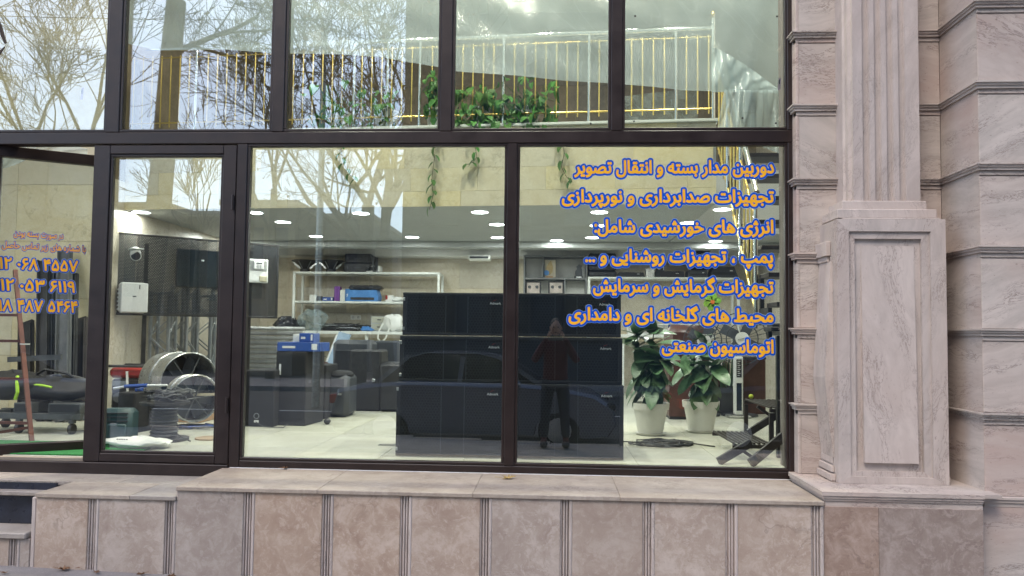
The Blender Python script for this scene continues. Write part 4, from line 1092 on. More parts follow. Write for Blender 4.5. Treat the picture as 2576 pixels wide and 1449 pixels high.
# ---- truss sections behind the board
def truss(px, py, label, H=1.35, w=.24, tilt=0):
    p = P(px, 1000, py); p.z = F0; t = thing('truss_section', label, 'truss', p, tilt, group='truss sections standing behind the perforated board')
    for sx_ in (0, w):
        for sy in (0, w): MB().cyl((sx_, sy, .002), (sx_, sy, H), .022, n=8).build('chord', M_ALU, t, smooth=True)
    n = int(H/w)
    for k in range(n):
        z0, z1 = k*w+.02, k*w+w
        for (a, b) in (((0,0),(w,0)),((w,0),(w,w)),((0,w),(w,w)),((0,0),(0,w))):
            if k % 2: a, b = b, a
            MB().cyl((*a, z0), (*b, z1), .009, n=5).build('brace', M_ALU, t)
    MB().box(-.02, w+.02, -.02, .002, H-.03, H-.01).build('end_plate', M_ALU, t)
for k, (px, py, nm, tl) in enumerate(((372, 8.1, 'leftmost truss section behind the perforated board', .1), (425, 8.45, 'second truss section from the left, behind the big drum', -.15), (480, 8.7, 'third truss section, above the big drum', .2), (528, 8.95, 'rightmost truss section by the door edge, with bright braces', 0.))):
    truss(px, py, nm, 1.32+.1*(k % 2), .2, tl)
# ---- corrugated stack, right of the post
p0 = on(612, 1000)
t = thing('shutter_stack', 'stack of ribbed aluminium panels standing behind the speakers at the left', 'panel stack', (p0.x, p0.y, F0))
wq = X(768, p0.y, 830)-p0.x; hq = Z(822, p0.y, 690)-F0
for k in range(15):
    z = .01+k*hq/15.; MB().bbox(0, wq-.01*(k % 3), -.03+.01*(k % 2), .1, z, z+hq/15.-.008, .022).build('ribbed_panel', M_RIBA, t)
# ---- big speakers and cases in a row
def cab(px0, px1, pt, pb, dep, label, name='loudspeaker', cat='speaker', rz=0, mat=M_BLACK2, bev=.008, gr='black loudspeakers and cases in a row', dark=True, z0=F0):
    p = PF(px0, pb, z0); q = X(px1, p.y, pb); w = q-p.x; h = Z(pt, p.y, (px0+px1)/2)-z0
    t = thing(name, label, cat, (p.x, p.y, z0), rz, group=gr)
    MB().bbox(0, w, 0, dep, .002, h, bev).build('cabinet', mat, t, smooth=bev > .02)
    return t, w, h
t, w, h = cab(610, 688, 931, 1073, .40, 'low black loudspeaker with a round badge near its foot, left end of the row')
MB().box(.02,w-.02,-.004,-.001,.02,h-.02).build('grille', M_GRILL2, t)
MB().lathe([(.022,0),(.026,0),(.026,.002),(.022,.002)], n=16, close=True).xf(Matrix.Translation((w*.45,-.006,.10)) @ Matrix.Rotation(R(90),4,'X')).build('badge', M_ALU, t)
MB().box(w*.45-.022,w*.45+.022,-.0065,-.0045,.04,.062).build('badge', M_LOGO, t)
t, w, h = cab(690, 770, 884, 1070, .42, 'tall black loudspeaker carrying blue cartons', rz=R(-6))
MB().box(.02,w-.02,-.004,-.001,.06,h-.04).build('grille', M_GRILL2, t); MB().box(.035,.055,-.006,-.0045,h-.22,h-.12).build('label_strip', M_LOGO, t)
MB().bbox(-.002,w+.002,.05,.12,h-.30,h-.27,.004).build('handle', M_DGREY, t)
stack_top = F0+h; sp_tall = t
cab(783, 818, 918, 1054, .40, 'black loudspeaker half hidden between the tall one and the trolley case')
t, w, h = cab(810, 874, 942, 1050, .38, 'rounded black speaker in a soft cover, fourth in the row', bev=.045, mat=M_DGREY)
MB().blob((w/2,.19,h-.01), (w*.52,.2,.05), 4, 14, 6, .05).build('soft_cover', M_BLACK2, t, smooth=True); MB().bbox(w*.6,w*.75,-.01,.0,h*.52,h*.56,.003).build('latch', M_ALU, t)
t, w, h = cab(832, 930, 855, 1026, .36, 'tall rounded black flight case behind the soft covered speaker', bev=.05, mat=M_DGREY)
MB().bbox(.04,w-.04,-.012,-.001,.1,h-.12,.02).build('recess_panel', M_BLACK, t)
t, w, h = cab(878, 956, 880, 1034, .36, 'black case with a bright latch left of the big speaker stack', bev=.02, mat=M_BLACK)
MB().bbox(w*.72,w*.82,-.012,-.001,h*.48,h*.53,.003).build('latch', M_ALU, t)
t, w, h = cab(950, 1016, 912, 1036, .34, 'rounded black case touching the left side of the big speaker stack', bev=.04, mat=M_BLACK)
cab(930, 1000, 857, 1018, .3, 'black case behind the others with a dial on its top edge', bev=.02, mat=M_DGREY)
# microphone foam on the floor
p = on(823, 1068); props(MB().blob((0,0,.03), (.032,.03,.03), 2, 12, 8, .08).build('foam_ball', M_BLACK, None, smooth=True), 'small black foam ball lying alone on the pale floor', 'foam ball').location = p
# cartons on the tall speaker
def carton(px0, px1, z0, h, Y, dep, mat, label, nm='carton', rz=0, extras=True, gr=None):
    x0, x1 = X(px0, Y), X(px1, Y); t = thing(nm, label, 'box', (x0, Y, z0), rz, group=gr); w = x1-x0
    MB().bbox(0, w, 0, dep, .001, h, .003).build('box_body', mat, t)
    if extras:
        MB().box(0.002, w-.002, dep*.5-.008, dep*.5+.008, h+.0005, h+.001).build('tape', M_CARD if mat != M_CARD else M_WPLAS, t)
        MB().box(w*.12, w*.42, -.0012, -.0004, h*.35, h*.6).build('print', M_LOGO, t)
        MB().box(w*.80, w*.93, -.0012, -.0004, h*.2, h*.85).build('label_patch', M_LOGO, t)
    return t
Yt = sp_tall.location.y
carton(698, 806, stack_top+.001, .085, Yt-.01, .30, M_BLUE, 'long dark blue carton on top of the tall speaker')
carton(753, 789, stack_top+.088, .085, Yt+.02, .18, M_BLUE, 'small blue carton on the long blue carton')
carton(737, 753, stack_top+.088, .075, Yt+.05, .10, M_WPLAS, 'small white carton beside the small blue one', extras=False)
# odds between
p = on(800, 1040); t = thing('folded_board', 'pale blue framed board leaning behind the speakers', 'board', P(812, 1000, 8.9), 0)
t.location.z = F0; hb = Z(838, 9.2, 830)-F0
MB().bar((-.05,0,.01),(.16,.35,hb), .16, .02, (0,1,0)).build('panel', pm('pale_blue_panel', (.30,.42,.55), .3), t)
MB().bar((-.15,0,.01),(.06,.35,hb-.02), .02, .03, (0,1,0)).build('edge_frame', M_WPLAS, t)
t = thing('cloth_pile', 'small pile of green and brown cloth behind the row of speakers', 'cloth', P(808, 925, 8.6), 0)
MB().blob((0,0,0), (.16,.12,.06), 5, 14, 8, .2).build('brown_cloth', M_BROWNL, t, smooth=True); MB().blob((-.03,-.05,-.05), (.12,.1,.05), 8, 14, 8, .25).build('green_cloth', pm('green_cloth', (.08,.14,.05), .9), t, smooth=True)
MB().bbox(-.16,.16,-.1,.3,-(t.location.z-F0)+.002,-.09,.01).build('crate', M_DGREY, t)

# ---- white rack and desk along the back wall
YK = 10.95
def rack(px0, px1, pys, label, dep=.42, legs=True):
    x0, x1 = X(px0, YK), X(px1, YK); t = thing('storage_rack', label, 'rack', (x0, YK, F0)); w = x1-x0
    zs_ = []
    for py in pys:
        z = Z(py, YK, (px0+px1)/2)-F0; zs_.append(z)
        MB().bbox(0, w, 0, dep, z-.03, z, .004).build('shelf', M_WHITE, t)
    top = zs_[0]
    for x in (0, w-.035):
        for y in (0, dep-.035): MB().box(x+.001, x+.034, y+.001, y+.034, .002, top-.031).build('upright', M_WHITE, t)
    return t, [z+F0 for z in zs_], x0
rk, rz_, rx = rack(733, 1104, (684, 758), 'white metal storage rack against the back wall behind the left window')
rk2, rz2, rx2 = rack(1478, 1862, (697,), 'white metal rack against the back wall behind the lettering')
dk = thing('long_desk', 'long narrow white worktop along the back wall', 'desk', (X(700, YK-.05), YK-.08, F0)); zdk = Z(833, YK-.08, 880)-F0
wdk = X(1800, YK-.05)-X(700, YK-.05)
MB().bbox(0, wdk, 0, .5, zdk-.045, zdk, .004).build('desk_top', M_WHITE, dk)
for k in range(6): MB().box(.05+k*(wdk-.14)/5, .09+k*(wdk-.14)/5, .04, .08, .002, zdk-.046).build('leg', M_WHITE, dk)
ZDK = F0+zdk+.001
# woofers on the rack top
def woofer(px, label):
    t = thing('loose_woofer', label, 'speaker driver', (X(px, YK+.15), YK+.17, rz_[0]+.001), group='bare speaker cones on the white rack')
    MB().lathe([(.07,0),(.075,.03),(.07,.05)], n=20).build('magnet', M_BLACK, t, smooth=True)
    MB().lathe([(.05,.05),(.085,.10),(.185,.165),(.20,.17),(.205,.182),(.19,.182),(.17,.168),(.07,.10)], n=28).build('basket', M_STEEL, t, smooth=True)
    for k in range(6):
        a = k*1.047+.3; MB().bar((.075*math.cos(a),.075*math.sin(a),.06),(.18*math.cos(a),.18*math.sin(a),.162), .02, .006, (-math.sin(a),math.cos(a),0)).build('spoke', M_GALV, t)
woofer(762, 'left of two bare speaker cones on the white rack'); woofer(828, 'right of two bare speaker cones on the white rack')
def case(px0, px1, z0, h, label, Y=YK+.05, gr=None, dep=.32, mat=M_BLACK):
    x0, x1 = X(px0, Y), X(px1, Y); t = thing('hard_case', label, 'case', (x0, Y, z0), group=gr); w = x1-x0
    MB().bbox(0, w, 0, dep, .001, h-.002, .018).build('shell', mat, t)
    MB().box(.004, w-.004, -.003, -.0005, h*.5-.003, h*.5+.003).build('seam', M_BLACK, t)
    MB().bbox(w/2-.05, w/2+.05, -.02, -.001, h*.42, h*.58, .004).build('handle', M_DGREY, t)
    for q in (.15, .85): MB().bbox(w*q-.015, w*q+.015, -.01, -.001, h*.35, h*.65, .003).build('latch', M_ALU if mat != M_BLACK else M_DGREY, t)
hz = (Z(637, YK, 890)-rz_[0])/2
case(860, 934, rz_[0]+.001, hz, 'lower of two black cases on the left white rack', gr='two black cases on the left rack'); case(862, 930, rz_[0]+.001+hz, hz, 'upper of two black cases on the left white rack', gr='two black cases on the left rack')
t = thing('projector', 'white projector with a round lens on the left rack', 'projector', (X(917, YK+.05), YK+.05, rz_[0]+.001))
MB().bbox(0,.21,0,.2,.004,.10,.01).build('housing', M_WPLAS, t); MB().cyl((.12,-.012,.052),(.12,-.0005,.052),.036,n=18).build('lens', M_BLACK, t)
t = thing('cable_bundle', 'tangle of dark brackets hanging beside the black cases', 'bracket', (X(938, YK+.02), YK+.02, rz_[0]+.002))
q = MB()
for k in range(5): q.bar((random.uniform(-.03,.04),random.uniform(-.02,.04),0),(random.uniform(-.03,.05),random.uniform(-.02,.04),.22), .012, .02)
q.build('bracket_bars', M_DGREY, t)
# middle shelf
z2 = rz_[1]+.001
carton(776, 793, z2, .095, YK+.05, .1, M_WPLAS, 'little white carton at the left of the middle shelf', extras=False)
carton(795, 806, z2, .075, YK+.05, .06, M_DGREY, 'small dark adapter next to the little white carton', nm='adapter', extras=False)
carton(808, 836, z2, .06, YK+.05, .15, M_BLUE, 'flat blue carton left of the purple one')
carton(838, 852, z2, .225, YK+.04, .12, M_PURP, 'upright purple carton on the middle shelf', extras=False)
carton(853, 865, z2, .17, YK+.04, .12, M_WPLAS, 'upright white carton beside the purple one')
carton(866, 900, z2, .19, YK+.06, .25, M_BLUEL, 'light blue carton partly behind the tool case')
t = thing('tool_case', 'light blue tool carton with a glossy black case on top', 'box', (X(872, YK), YK+.02, z2))
w = X(947, YK)-X(872, YK)
MB().prism([(0,.001),(w,.001),(w+.01,.07),(w-.02,.17),(.02,.17),(-.01,.07)], 'y', 0, .24).build('box_body', M_BLUEL, t)
MB().box(.04,w-.05,-.0015,-.0005,.02,.06).build('dark_band', M_BLACK, t)
MB().bbox(-.0,w+.04,.0,.26,.171,.245,.03).build('black_case', pm('glossy_black', (.03,.03,.035), .12), t, smooth=True)
carton(968, 986, z2, .095, YK+.03, .1, M_WPLAS, 'small red and white carton right of the tool case', nm='red_white_carton')
MB().box(-.001,.03,-.002,.1,.03,.096).build('red_corner', M_RED, bpy.data.objects['red_white_carton'])
def crumple(nm, label, c, rad, m, seed, cat='bag', amp=.28, n=26, mm=16):
    o = props(MB().blob((0,0,0), rad, seed, n, mm, amp, flat=.85).build(nm, m, None, smooth=True), label, cat)
    rn = random.Random(seed)
    for v in o.data.vertices: v.co += Vector((rn.uniform(-1,1)*rad[0], rn.uniform(-1,1)*rad[1], rn.uniform(-1,1)*rad[2] if v.co.z > -rad[2]*.7 else 0))*.09
    o.location = (c[0], c[1], c[2]+rad[2]*.86); return o
crumple('plastic_bag', 'small crumpled white bag at the right end of the middle shelf', (X(1000, YK+.1), YK+.12, z2), (.12,.1,.035), M_WPLAS, 11)
# desk items
def cables(nm, label, c, w, d, h, n, mats, seed, r=.006, cat='cables'):
    rn = random.Random(seed); t = thing(nm, label, cat, c)
    for k in range(n):
        pts = []; a = rn.uniform(0,6.28); ra_, rb = rn.uniform(.25,.5)*w, rn.uniform(.25,.5)*d; cx, cy = rn.uniform(-.25,.25)*w, rn.uniform(-.2,.2)*d
        zc_ = r+rn.random()*h
        for i in range(22):
            th = a+i*.42*rn.uniform(.9,1.1); pts.append((cx+ra_*math.cos(th)*(1+.12*math.sin(3*th)), cy+rb*math.sin(th), max(r, zc_+rn.uniform(-.3,.5)*h*(1-abs(i-11)/11.))))
        MB().tube(pts, r, 5).build('cable', mats[k % len(mats)], t, smooth=True)
    return t
cables('cable_pile', 'long heap of black and grey cables on the worktop', (X(862, YK+.1), YK+.14, ZDK), .74, .26, .09, 16, (M_BLACK, M_DGREY, M_BLACK, M_ALU), 5)
t = thing('socket_pair', 'pair of white wall sockets above the worktop', 'socket', (X(882, YB), YB-.0128, Z(804, YB, 895)))
for k in range(2):
    pl = MB().bbox(k*.083, k*.083+.08, -.008, 0, 0, .07, .003).build('socket_plate', M_WPLAS, t)
    MB().cyl((k*.083+.04,-.0085,.035),(k*.083+.04,-.0092,.035),.022,n=14).build('socket_hole', M_GALV, pl)
t = thing('drawer_box', 'grey parts box with two drawers on the worktop', 'drawer box', (X(931, YK+.1), YK+.12, ZDK)); w = X(974, YK+.1)-X(931, YK+.1)
MB().bbox(0,w,0,.25,0,.235,.004).build('body', M_ALU, t)
for k in range(2):
    d_ = MB().bbox(.012,w-.012,-.006,-.001,.02+k*.11,.115+k*.11,.003).build('drawer', pm('beige_drawer', (.50,.50,.42), .5), t); MB().bbox(w/2-.03,w/2+.03,-.016,-.0065,.06+k*.11,.075+k*.11,.003).build('handle', M_DGREY, d_)
t = thing('tote_bag', 'white cloth tote bag slumped on the worktop beside the speaker stack', 'bag', (X(985, YK-.03), YK-.02, ZDK))
MB().blob((0,.08,.12), (.16,.1,.13), 21, 20, 12, .2, flat=.9).build('bag_body', M_WPLAS, t, smooth=True)
MB().tube([(-.13,-.02,.12),(-.18,-.04,.02),(-.20,-.06,-.10),(-.14,-.07,-.16),(-.08,-.05,-.10),(-.03,-.03,.05)], .012, 6).build('strap', M_WPLAS, t, smooth=True)
MB().tube([(-.12,.0,.15),(-.09,-.03,.22),(-.03,-.03,.19),(-.02,0,.10)], .010, 6).build('strap', M_WPLAS, t, smooth=True)
for k in range(4):
    x = X(735, YK+.02)+.095*(k % 2); carton(735+12*(k % 2)*1.25, 735+12*(k % 2)*1.25+13, ZDK+.082*(k//2), .08, YK+.05, .1, M_BLACK, ['lower left','lower right','upper left','upper right'][k]+' of four little black boxes with white labels', nm='labelled_box', gr='four black boxes with white labels')
crumple('clear_plastic_bag', 'large crumpled clear plastic bag on the worktop', (X(786, YK), YK+.02, ZDK), (.19,.13,.16), M_CLEARBAG, 31, amp=.35, n=34, mm=20)
crumple('bin_bag', 'glossy black bag lying at the left end of the worktop', (X(722, YK), YK+.0, ZDK), (.20,.14,.10), pm('bin_bag_film', (.02,.022,.03), .15), 33, n=34, mm=20)
crumple('blue_cloth', 'small light blue cloth at the end of the cable heap', (X(922, YK), YK+.0, ZDK), (.09,.06,.035), M_BLUEL, 35, 'cloth')
t = thing('drop_cable', 'thin black cable looping down from the worktop edge', 'cable', (X(830, YK-.09), YK-.10, ZDK))
MB().tube([(.17,0.0,.02),(.15,-.03,-.1),(.1,-.04,-.25),(0,-.04,-.40),(-.14,-.03,-.36),(-.20,-.02,-.18),(-.19,0,.02)], .005, 6).build('cable', M_BLACK, t, smooth=True)

# ---- cubby shelves with trophies
YC = 11.0
t = thing('cubby_shelves', 'dark grey cubby shelf unit with trophies behind the lettering', 'shelf unit', (X(1315, YC), YC, F0))
x1 = X(1476, YC)-t.location.x; zt3 = Z(642, YC, 1400)-F0; zm3 = Z(699, YC, 1400)-F0; zb3 = Z(740, YC, 1400)-F0-.05
Mc = pm('grey_board', (.16,.165,.17), .5)
for nm, a in (('top_board', (0,x1,0,.3,zt3-.022,zt3)), ('shelf', (.0225,x1-.0225,0,.3,zm3-.022,zm3)), ('bottom_board', (0,x1,0,.3,zb3-.3,zb3-.278))): MB().bbox(*a, .002).build(nm, Mc, t)
for x in (0, x1-.022): MB().bbox(x, x+.022, .0005, .3, zb3-.277, zt3-.0225, .002).build('side_board', Mc, t)
for x, lo, hi in ((X(1362,YC)-t.location.x, zm3+.0005, zt3-.0225), (X(1418,YC)-t.location.x-.0, zb3-.277, zm3-.0225)): MB().bbox(x, x+.02, .001, .3, lo, hi, .002).build('divider', Mc, t)
MB().box(.023, x1-.023, .285, .299, zb3-.277, zt3-.023).build('back_board', M_WALLP, t)
zsf = F0+zm3+.001
t = thing('leaf_trophy', 'framed leaf shaped trophy with a blue medallion on the cubby shelf', 'trophy', (X(1381, YC+.05), YC+.06, zsf))
MB().bbox(-.085,.105,.03,.045,.0,.29,.003).build('frame', Mc, t); MB().box(-.07,.09,.028,.0295,.015,.275).build('mount', pm('cream_card', (.55,.50,.40), .7), t)
lf = [(-.055+.06*0,.05),(.0,.045),(.045,.09),(.05,.17),(.02,.27),(-.02,.22),(-.06,.14)]
MB().prism(lf, 'y', .012, .027).build('leaf_plaque', pm('gilt_leaf', (.42,.32,.16), .4, .3, var=.4, scale=60), t); MB().cyl((-.045,.004,.08),(-.045,.011,.08),.04,n=18).build('medallion', M_BLUEL, t); MB().bbox(-.05,.05,.0,.05,0,.03,.003).build('base', M_CARD, t)
t = thing('dark_trophy', 'dark carved trophy with a pale plate on the cubby shelf', 'trophy', (X(1455, YC+.05), YC+.06, zsf))
MB().prism([(-.05,.035),(.055,.035),(.05,.12),(.04,.16),(.05,.19),(.0,.21),(-.035,.18),(-.03,.14),(-.05,.10)], 'y', .0, .05).build('figure', M_DGREY, t); MB().bbox(-.065,.065,-.01,.07,0,.034,.004).build('base', M_BLACK, t); MB().box(-.04,.04,-.012,-.0105,.006,.024).build('plate', M_ALU, t)
for k, px in enumerate((1340, 1398)):
    t = thing('framed_picture', ['left','right'][k]+' of two dark framed pictures in the lower cubby row', 'picture', (X(px, YC+.05), YC+.08, Z(742, YC+.08, px)), group='framed pictures in the cubby shelves')
    MB().bbox(-.12,.12,0,.02,0,.205,.004).build('frame', M_BLACK, t); MB().box(-.095,.095,-.0015,-.0005,.03,.185).build('print', pm('sepia_print', (.42,.36,.33), .5, var=.3, scale=9), t)
    for s2 in (-1, 1): MB().blob((s2*.055,-.004,.12), (.026,.002,.022), 3, 9, 5, .3).build('motif', M_DGREY, t)
# cases and machines on the right rack
hc = (Z(636, YK, 1514)-rz2[0])/4
for k in range(4): case(1479+(k % 2), 1551-(k % 2)*2, rz2[0]+.001+k*hc, hc, ['lowest','second','third','topmost'][k]+' black tool case in the stack on the right rack', gr='black tool cases stacked on the right rack')
def flatbox(px0, px1, h, label, mat=M_DGREY, cat='device', y=.04, z=None, slope=0):
    x0, x1 = X(px0, YK+y), X(px1, YK+y); w = x1-x0; t = thing('rack_device', label, cat, (x0, YK+y, rz2[0]+.001 if z is None else z))
    MB().prism([(0,0),(w,0),(w-slope,h),(slope,h)], 'y', 0, .28).build('housing', mat, t); MB().box(w*.1,w*.9,-.002,-.0005,h*.25,h*.5).build('slot', M_BLACK, t); MB().box(w*.7,w*.8,-.0025,-.0008,h*.6,h*.7).build('button', M_LOGO, t)
flatbox(1554, 1622, .07, 'long low black device beside the tool case stack', M_BLACK, slope=.02); flatbox(1648, 1722, .09, 'black keyboard like device in the middle of the right rack', M_BLACK, slope=.01)
flatbox(1730, 1782, .11, 'black device under the round black chair seat', M_DGREY, slope=.02); flatbox(1786, 1858, .16, 'grey recorder at the right end of the right rack', M_DGREY, slope=.06)
carton(1624, 1646, rz2[0]+.001, .13, YK+.05, .1, M_GALV, 'wrapped grey carton between the black devices', nm='wrapped_carton', extras=False)
carton(1652, 1672, rz2[0]+.093, .08, YK+.09, .1, M_DGREY, 'small dark carton on the black keyboard like device', nm='small_carton', extras=True)
t = thing('office_chair_back', 'black rounded chair back with headrest standing on the right rack', 'chair back', (X(1762, YK+.1), YK+.12, rz2[0]+.002))
MB().bbox(-.16,.16,0,.1,.115,.33,.045).build('backrest', M_BLACK, t, smooth=True); MB().bbox(-.20,.18,-.02,.1,.37,.56,.06).build('headrest', M_BLACK, t, smooth=True); MB().box(-.02,.02,.04,.07,.33,.37).build('stem', M_DGREY, t)
# baskets on the desk, right
def basket(px0, px1, label):
    Yb = YK-.03; x0, x1 = X(px0, Yb), X(px1, Yb); w = x1-x0; t = thing('plastic_basket', label, 'basket', (x0, Yb, ZDK), group='white plastic baskets on the worktop'); H = .155
    MB().bbox(-.008,w+.008,-.008,.2,H-.018,H,.004).build('rim', M_WPLAS, t); MB().bbox(0,w,0,.19,0,.02,.003).build('base', M_WPLAS, t)
    n = 7
    for k in range(n): MB().box(k*(w-.008)/(n-1),k*(w-.008)/(n-1)+.008,0,.004,.0205,H-.0185).build('slat', M_WPLAS, t)
    for k in range(3): MB().box(.0005,w-.0005,.001,.0035,.045+k*.032,.053+k*.032).build('cross_slat', M_WPLAS, t)
    for x in (0,w-.004): MB().box(x,x+.004,.0045,.186,.0205,H-.0185).build('side', M_WPLAS, t)
    MB().box(.01,w-.01,.18,.186,.0205,H-.0185).build('back', M_WPLAS, t)
for a, b, s2 in ((1580,1608,'left of the rubber plant stem'), (1612,1638,'second from the left, behind the rubber plant'), (1642,1680,'left of the blue box'), (1712,1750,'right of the blue box'), (1754,1790,'rightmost, beside the fan')): basket(a, b, 'white slatted plastic basket '+s2)
carton(1683, 1711, ZDK, .15, YK-.04, .2, M_BLUE, 'bright blue box standing between the white baskets', nm='blue_box', extras=False)
# pinwheel flower
t = thing('pinwheel', 'green toy pinwheel with an orange centre', 'pinwheel', P(1792, 760, 10.6))
pt = [(0,.0),(.045,.02),(.075,.07),(.05,.12),(0,.13),(-.03,.08)]
for k in range(6):
    m = MB().prism(pt, 'y', -.004, .004).xf(Matrix.Rotation(k*1.047, 4, 'Y')); m.build('petal', leaf_mat('petal_green', (.18,.42,.04), (.30,.60,.08)) if k == 0 else bpy.data.materials['petal_green'], t)
MB().cyl((0,-.02,0),(0,.006,0),.03,n=12).build('hub', pm('orange_hub', (.6,.15,.03), .5), t); MB().cyl((0,.01,0),(0,.01,-.30),.006,n=6).build('stick', M_WPLAS, t)

# ---- pedestal fans
def fan(px, py, r, label, lean=0):
    Y = 8.4; p = P(px, py, Y); t = thing('pedestal_fan', label, 'fan', (p.x, Y, F0)); z = p.z-F0
    MB().lathe([(.2,0),(.2,.02),(.05,.04),(.02,.06)], n=20).build('foot', M_DGREY, t, smooth=True); MB().cyl((0,0,.05),(0,.04,z), .014, n=10).build('pole', M_GALV, t)
    g_ = MB()
    for k in range(28):
        a = k*6.283/28; pts = [(.03*math.cos(a),-.11,z+.03*math.sin(a)),(r*.6*math.cos(a),-.12,z+r*.6*math.sin(a)),(r*math.cos(a),-.06,z+r*math.sin(a)),(r*.7*math.cos(a),.0,z+r*.7*math.sin(a))]
        g_.tube(pts, .0022, 4)
    g_.build('cage_wires', M_DGREY, t)
    for rr, yy in ((r,-.06),(r*.6,-.12)): MB().lathe([(rr-.005,-.005),(rr+.005,-.005),(rr+.005,.005),(rr-.005,.005)], n=32, close=True).xf(Matrix.Translation((0,yy,z)) @ Matrix.Rotation(R(90),4,'X')).build('cage_ring', M_DGREY, t, smooth=True)
    for k in range(4):
        m = MB().prism([(.02,-.02),(.06,-.07),(r*.8,-.08),(r*.85,.03),(.06,.04)], 'y', -.075, -.070).xf(Matrix.Translation((0,0,z)) @ Matrix.Rotation(k*1.57+.4,4,'Y')); m.build('blade', pm('smoke_blade', (.10,.11,.13), .2) if k == 0 and 'smoke_blade' not in bpy.data.materials else bpy.data.materials['smoke_blade'], t)
    MB().cyl((0,-.135,z),(0,-.122,z),.075,n=20).build('centre_badge', M_WPLAS, t); MB().bar((-.05,-.137,z-.01),(.05,-.137,z+.01),.02,.003).build('emblem', M_DGREY, t); MB().blob((0,.06,z),(.06,.1,.06),3,12,8,.0).build('motor', M_DGREY, t, smooth=True)
fan(1765, 857, .21, 'left pedestal fan behind the lettering and rubber plants'); fan(1860, 852, .29, 'right pedestal fan with a large pale centre badge')
# ---- brown armchair, planter, heater, dark box
Ya = 8.7; t = thing('armchair', 'brown leather armchair behind the rubber plants', 'armchair', (X(1745, Ya), Ya, F0))
MB().bbox(-.30,.30,-.1,.5,.14,.42,.06).build('seat', M_BROWNL, t, smooth=True); MB().bbox(-.28,.26,.3,.52,.40,1.02,.09).build('backrest', M_BROWNL, t, smooth=True)
for s2 in (-1,1): MB().bbox(s2*.30,s2*.40,-.1,.5,.12,.60,.04).build('armrest', M_BROWNL, t, smooth=True)
for x in (-.3,.28):
    for y in (-.05,.4): MB().box(x,x+.04,y,y+.04,.002,.12).build('leg', M_WOODK, t)
Yp = 7.9; t = thing('brown_cabinet', 'low brown leather box behind the two white pots', 'cabinet', (X(1683, Yp), Yp, F0))
MB().bbox(0, X(1750,Yp)-X(1683,Yp), 0, .35, .03, Z(905,Yp,1700)-F0, .01).build('body', M_BROWNL, t); MB().box(.01,.27,.01,.33,.002,.03).build('plinth', M_BLACK, t)
Yh = PF(1860, 1052, F0).y; t = thing('tower_heater', 'slim upright heater with white sides and a black control strip', 'heater', (X(1859, Yh), Yh, F0)); hh2 = Z(897, Yh, 1860)-F0
MB().bbox(-.045,.045,0,.09,.03,hh2,.01).build('body', M_WPLAS, t); MB().box(-.028,.028,-.003,-.0008,.08,hh2*.57).build('glass_front', pm('heater_glass', (.02,.03,.05), .1), t); MB().box(-.028,.028,-.003,-.0008,hh2*.66,hh2-.03).build('control_strip', M_BLACK, t)
for k in range(8): MB().box(-.018,.004+.01*(k%2),-.0045,-.0032,hh2*.69+k*.022,hh2*.69+k*.022+.006).build('marking', M_LOGO, t)
MB().bbox(-.12,.12,-.05,.14,.002,.03,.008).build('foot', M_GALV, t)
Yx = 8.6; t = thing('dark_crate', 'dark brown upright box under the stairs', 'box', (X(1869, Yx), Yx, F0)); MB().bbox(0,X(1926,Yx)-X(1869,Yx),0,.3,.002,Z(905,Yx,1900)-F0,.008).build('body', M_BROWNL, t); MB().bbox(-.005,X(1926,Yx)-X(1869,Yx)+.005,-.005,.305,Z(905,Yx,1900)-F0+.001,Z(905,Yx,1900)-F0+.03,.005).build('lid', M_WOODK, t)
# stuff on the landing
t = thing('tool_tray', 'black tray lying on the stair landing', 'tray', (X(1925, 5.6), 5.45, F0+zl+.001)); MB().bbox(0,.3,0,.2,0,.035,.008).build('base', M_BLACK, t); MB().bbox(.02,.28,.03,.17,.036,.06,.008).build('insert', M_DGREY, t)

# ---- two-tier slatted plant stand
sn = thing('slatted_stand', 'dark wooden two tier slatted stand near the right window corner', 'plant stand', (0,0,F0))
def shelf(a, b, c, d, n, th=.012):            # a,b front corners, c,d back corners (world)
    a, b, c, d = map(Vector, (a, b, c, d)); dn = Vector((0,0,th))
    for k in range(n):
        f0_, f1_ = (k+.12)/n, (k+.55)/n
        p = [a.lerp(b, f0_), a.lerp(b, f1_), d.lerp(c, f1_), d.lerp(c, f0_)]
        MB().add([q-dn for q in p]+p, [(3,2,1,0),(4,5,6,7),(0,1,5,4),(1,2,6,5),(2,3,7,6),(3,0,4,7)]).build('slat', M_WOODK, sn, wl=True)
    for (p, q) in ((a,b),(d,c)): MB().bar(p-dn*2.2, q-dn*2.2, .026, .026).build('shelf_rail', M_WOODK, sn, wl=True)
zl1, zl2 = F0+.12, F0+.36
a = PF(1843, 1113, zl1); d = Vector((a.x, PF(1790, 1083, zl1).y, zl1)); b = a+Vector((.285,0,0)); c = d+Vector((.285,0,0))
shelf(a, b, c, d, 8)
a2 = PF(1936, 1024, zl2); d2 = Vector((a2.x, PF(1871, 1003, zl2).y, zl2)); b2 = a2+Vector((.30,0,0)); c2_ = d2+Vector((.30,0,0))
shelf(a2, b2, c2_, d2, 8)
def leg(p0, p1, w=.045, th=.026): MB().bar(p0, p1, th, w, (0,1,0)).build('leg', M_WOODK, sn, wl=True)
fl_ = F0+.012
def lq(px, py, Y): q = P(px, py, Y); q.z = max(q.z, fl_+.006); return q
leg(lq(1888, 1114, 5.27), lq(1808, 1161, 5.17), .03, .055)
leg(lq(1982, 1088, 5.22), lq(1888, 1166, 5.12), .03, .06)
leg(lq(1846, 1117, 5.30), lq(1894, 1152, 5.30), .02, .022)
leg(lq(1980, 1028, 5.62), lq(1884, 1088, 5.75), .03, .05)
leg(lq(1905, 1022, 5.9), lq(1946, 1052, 5.9), .02, .022)
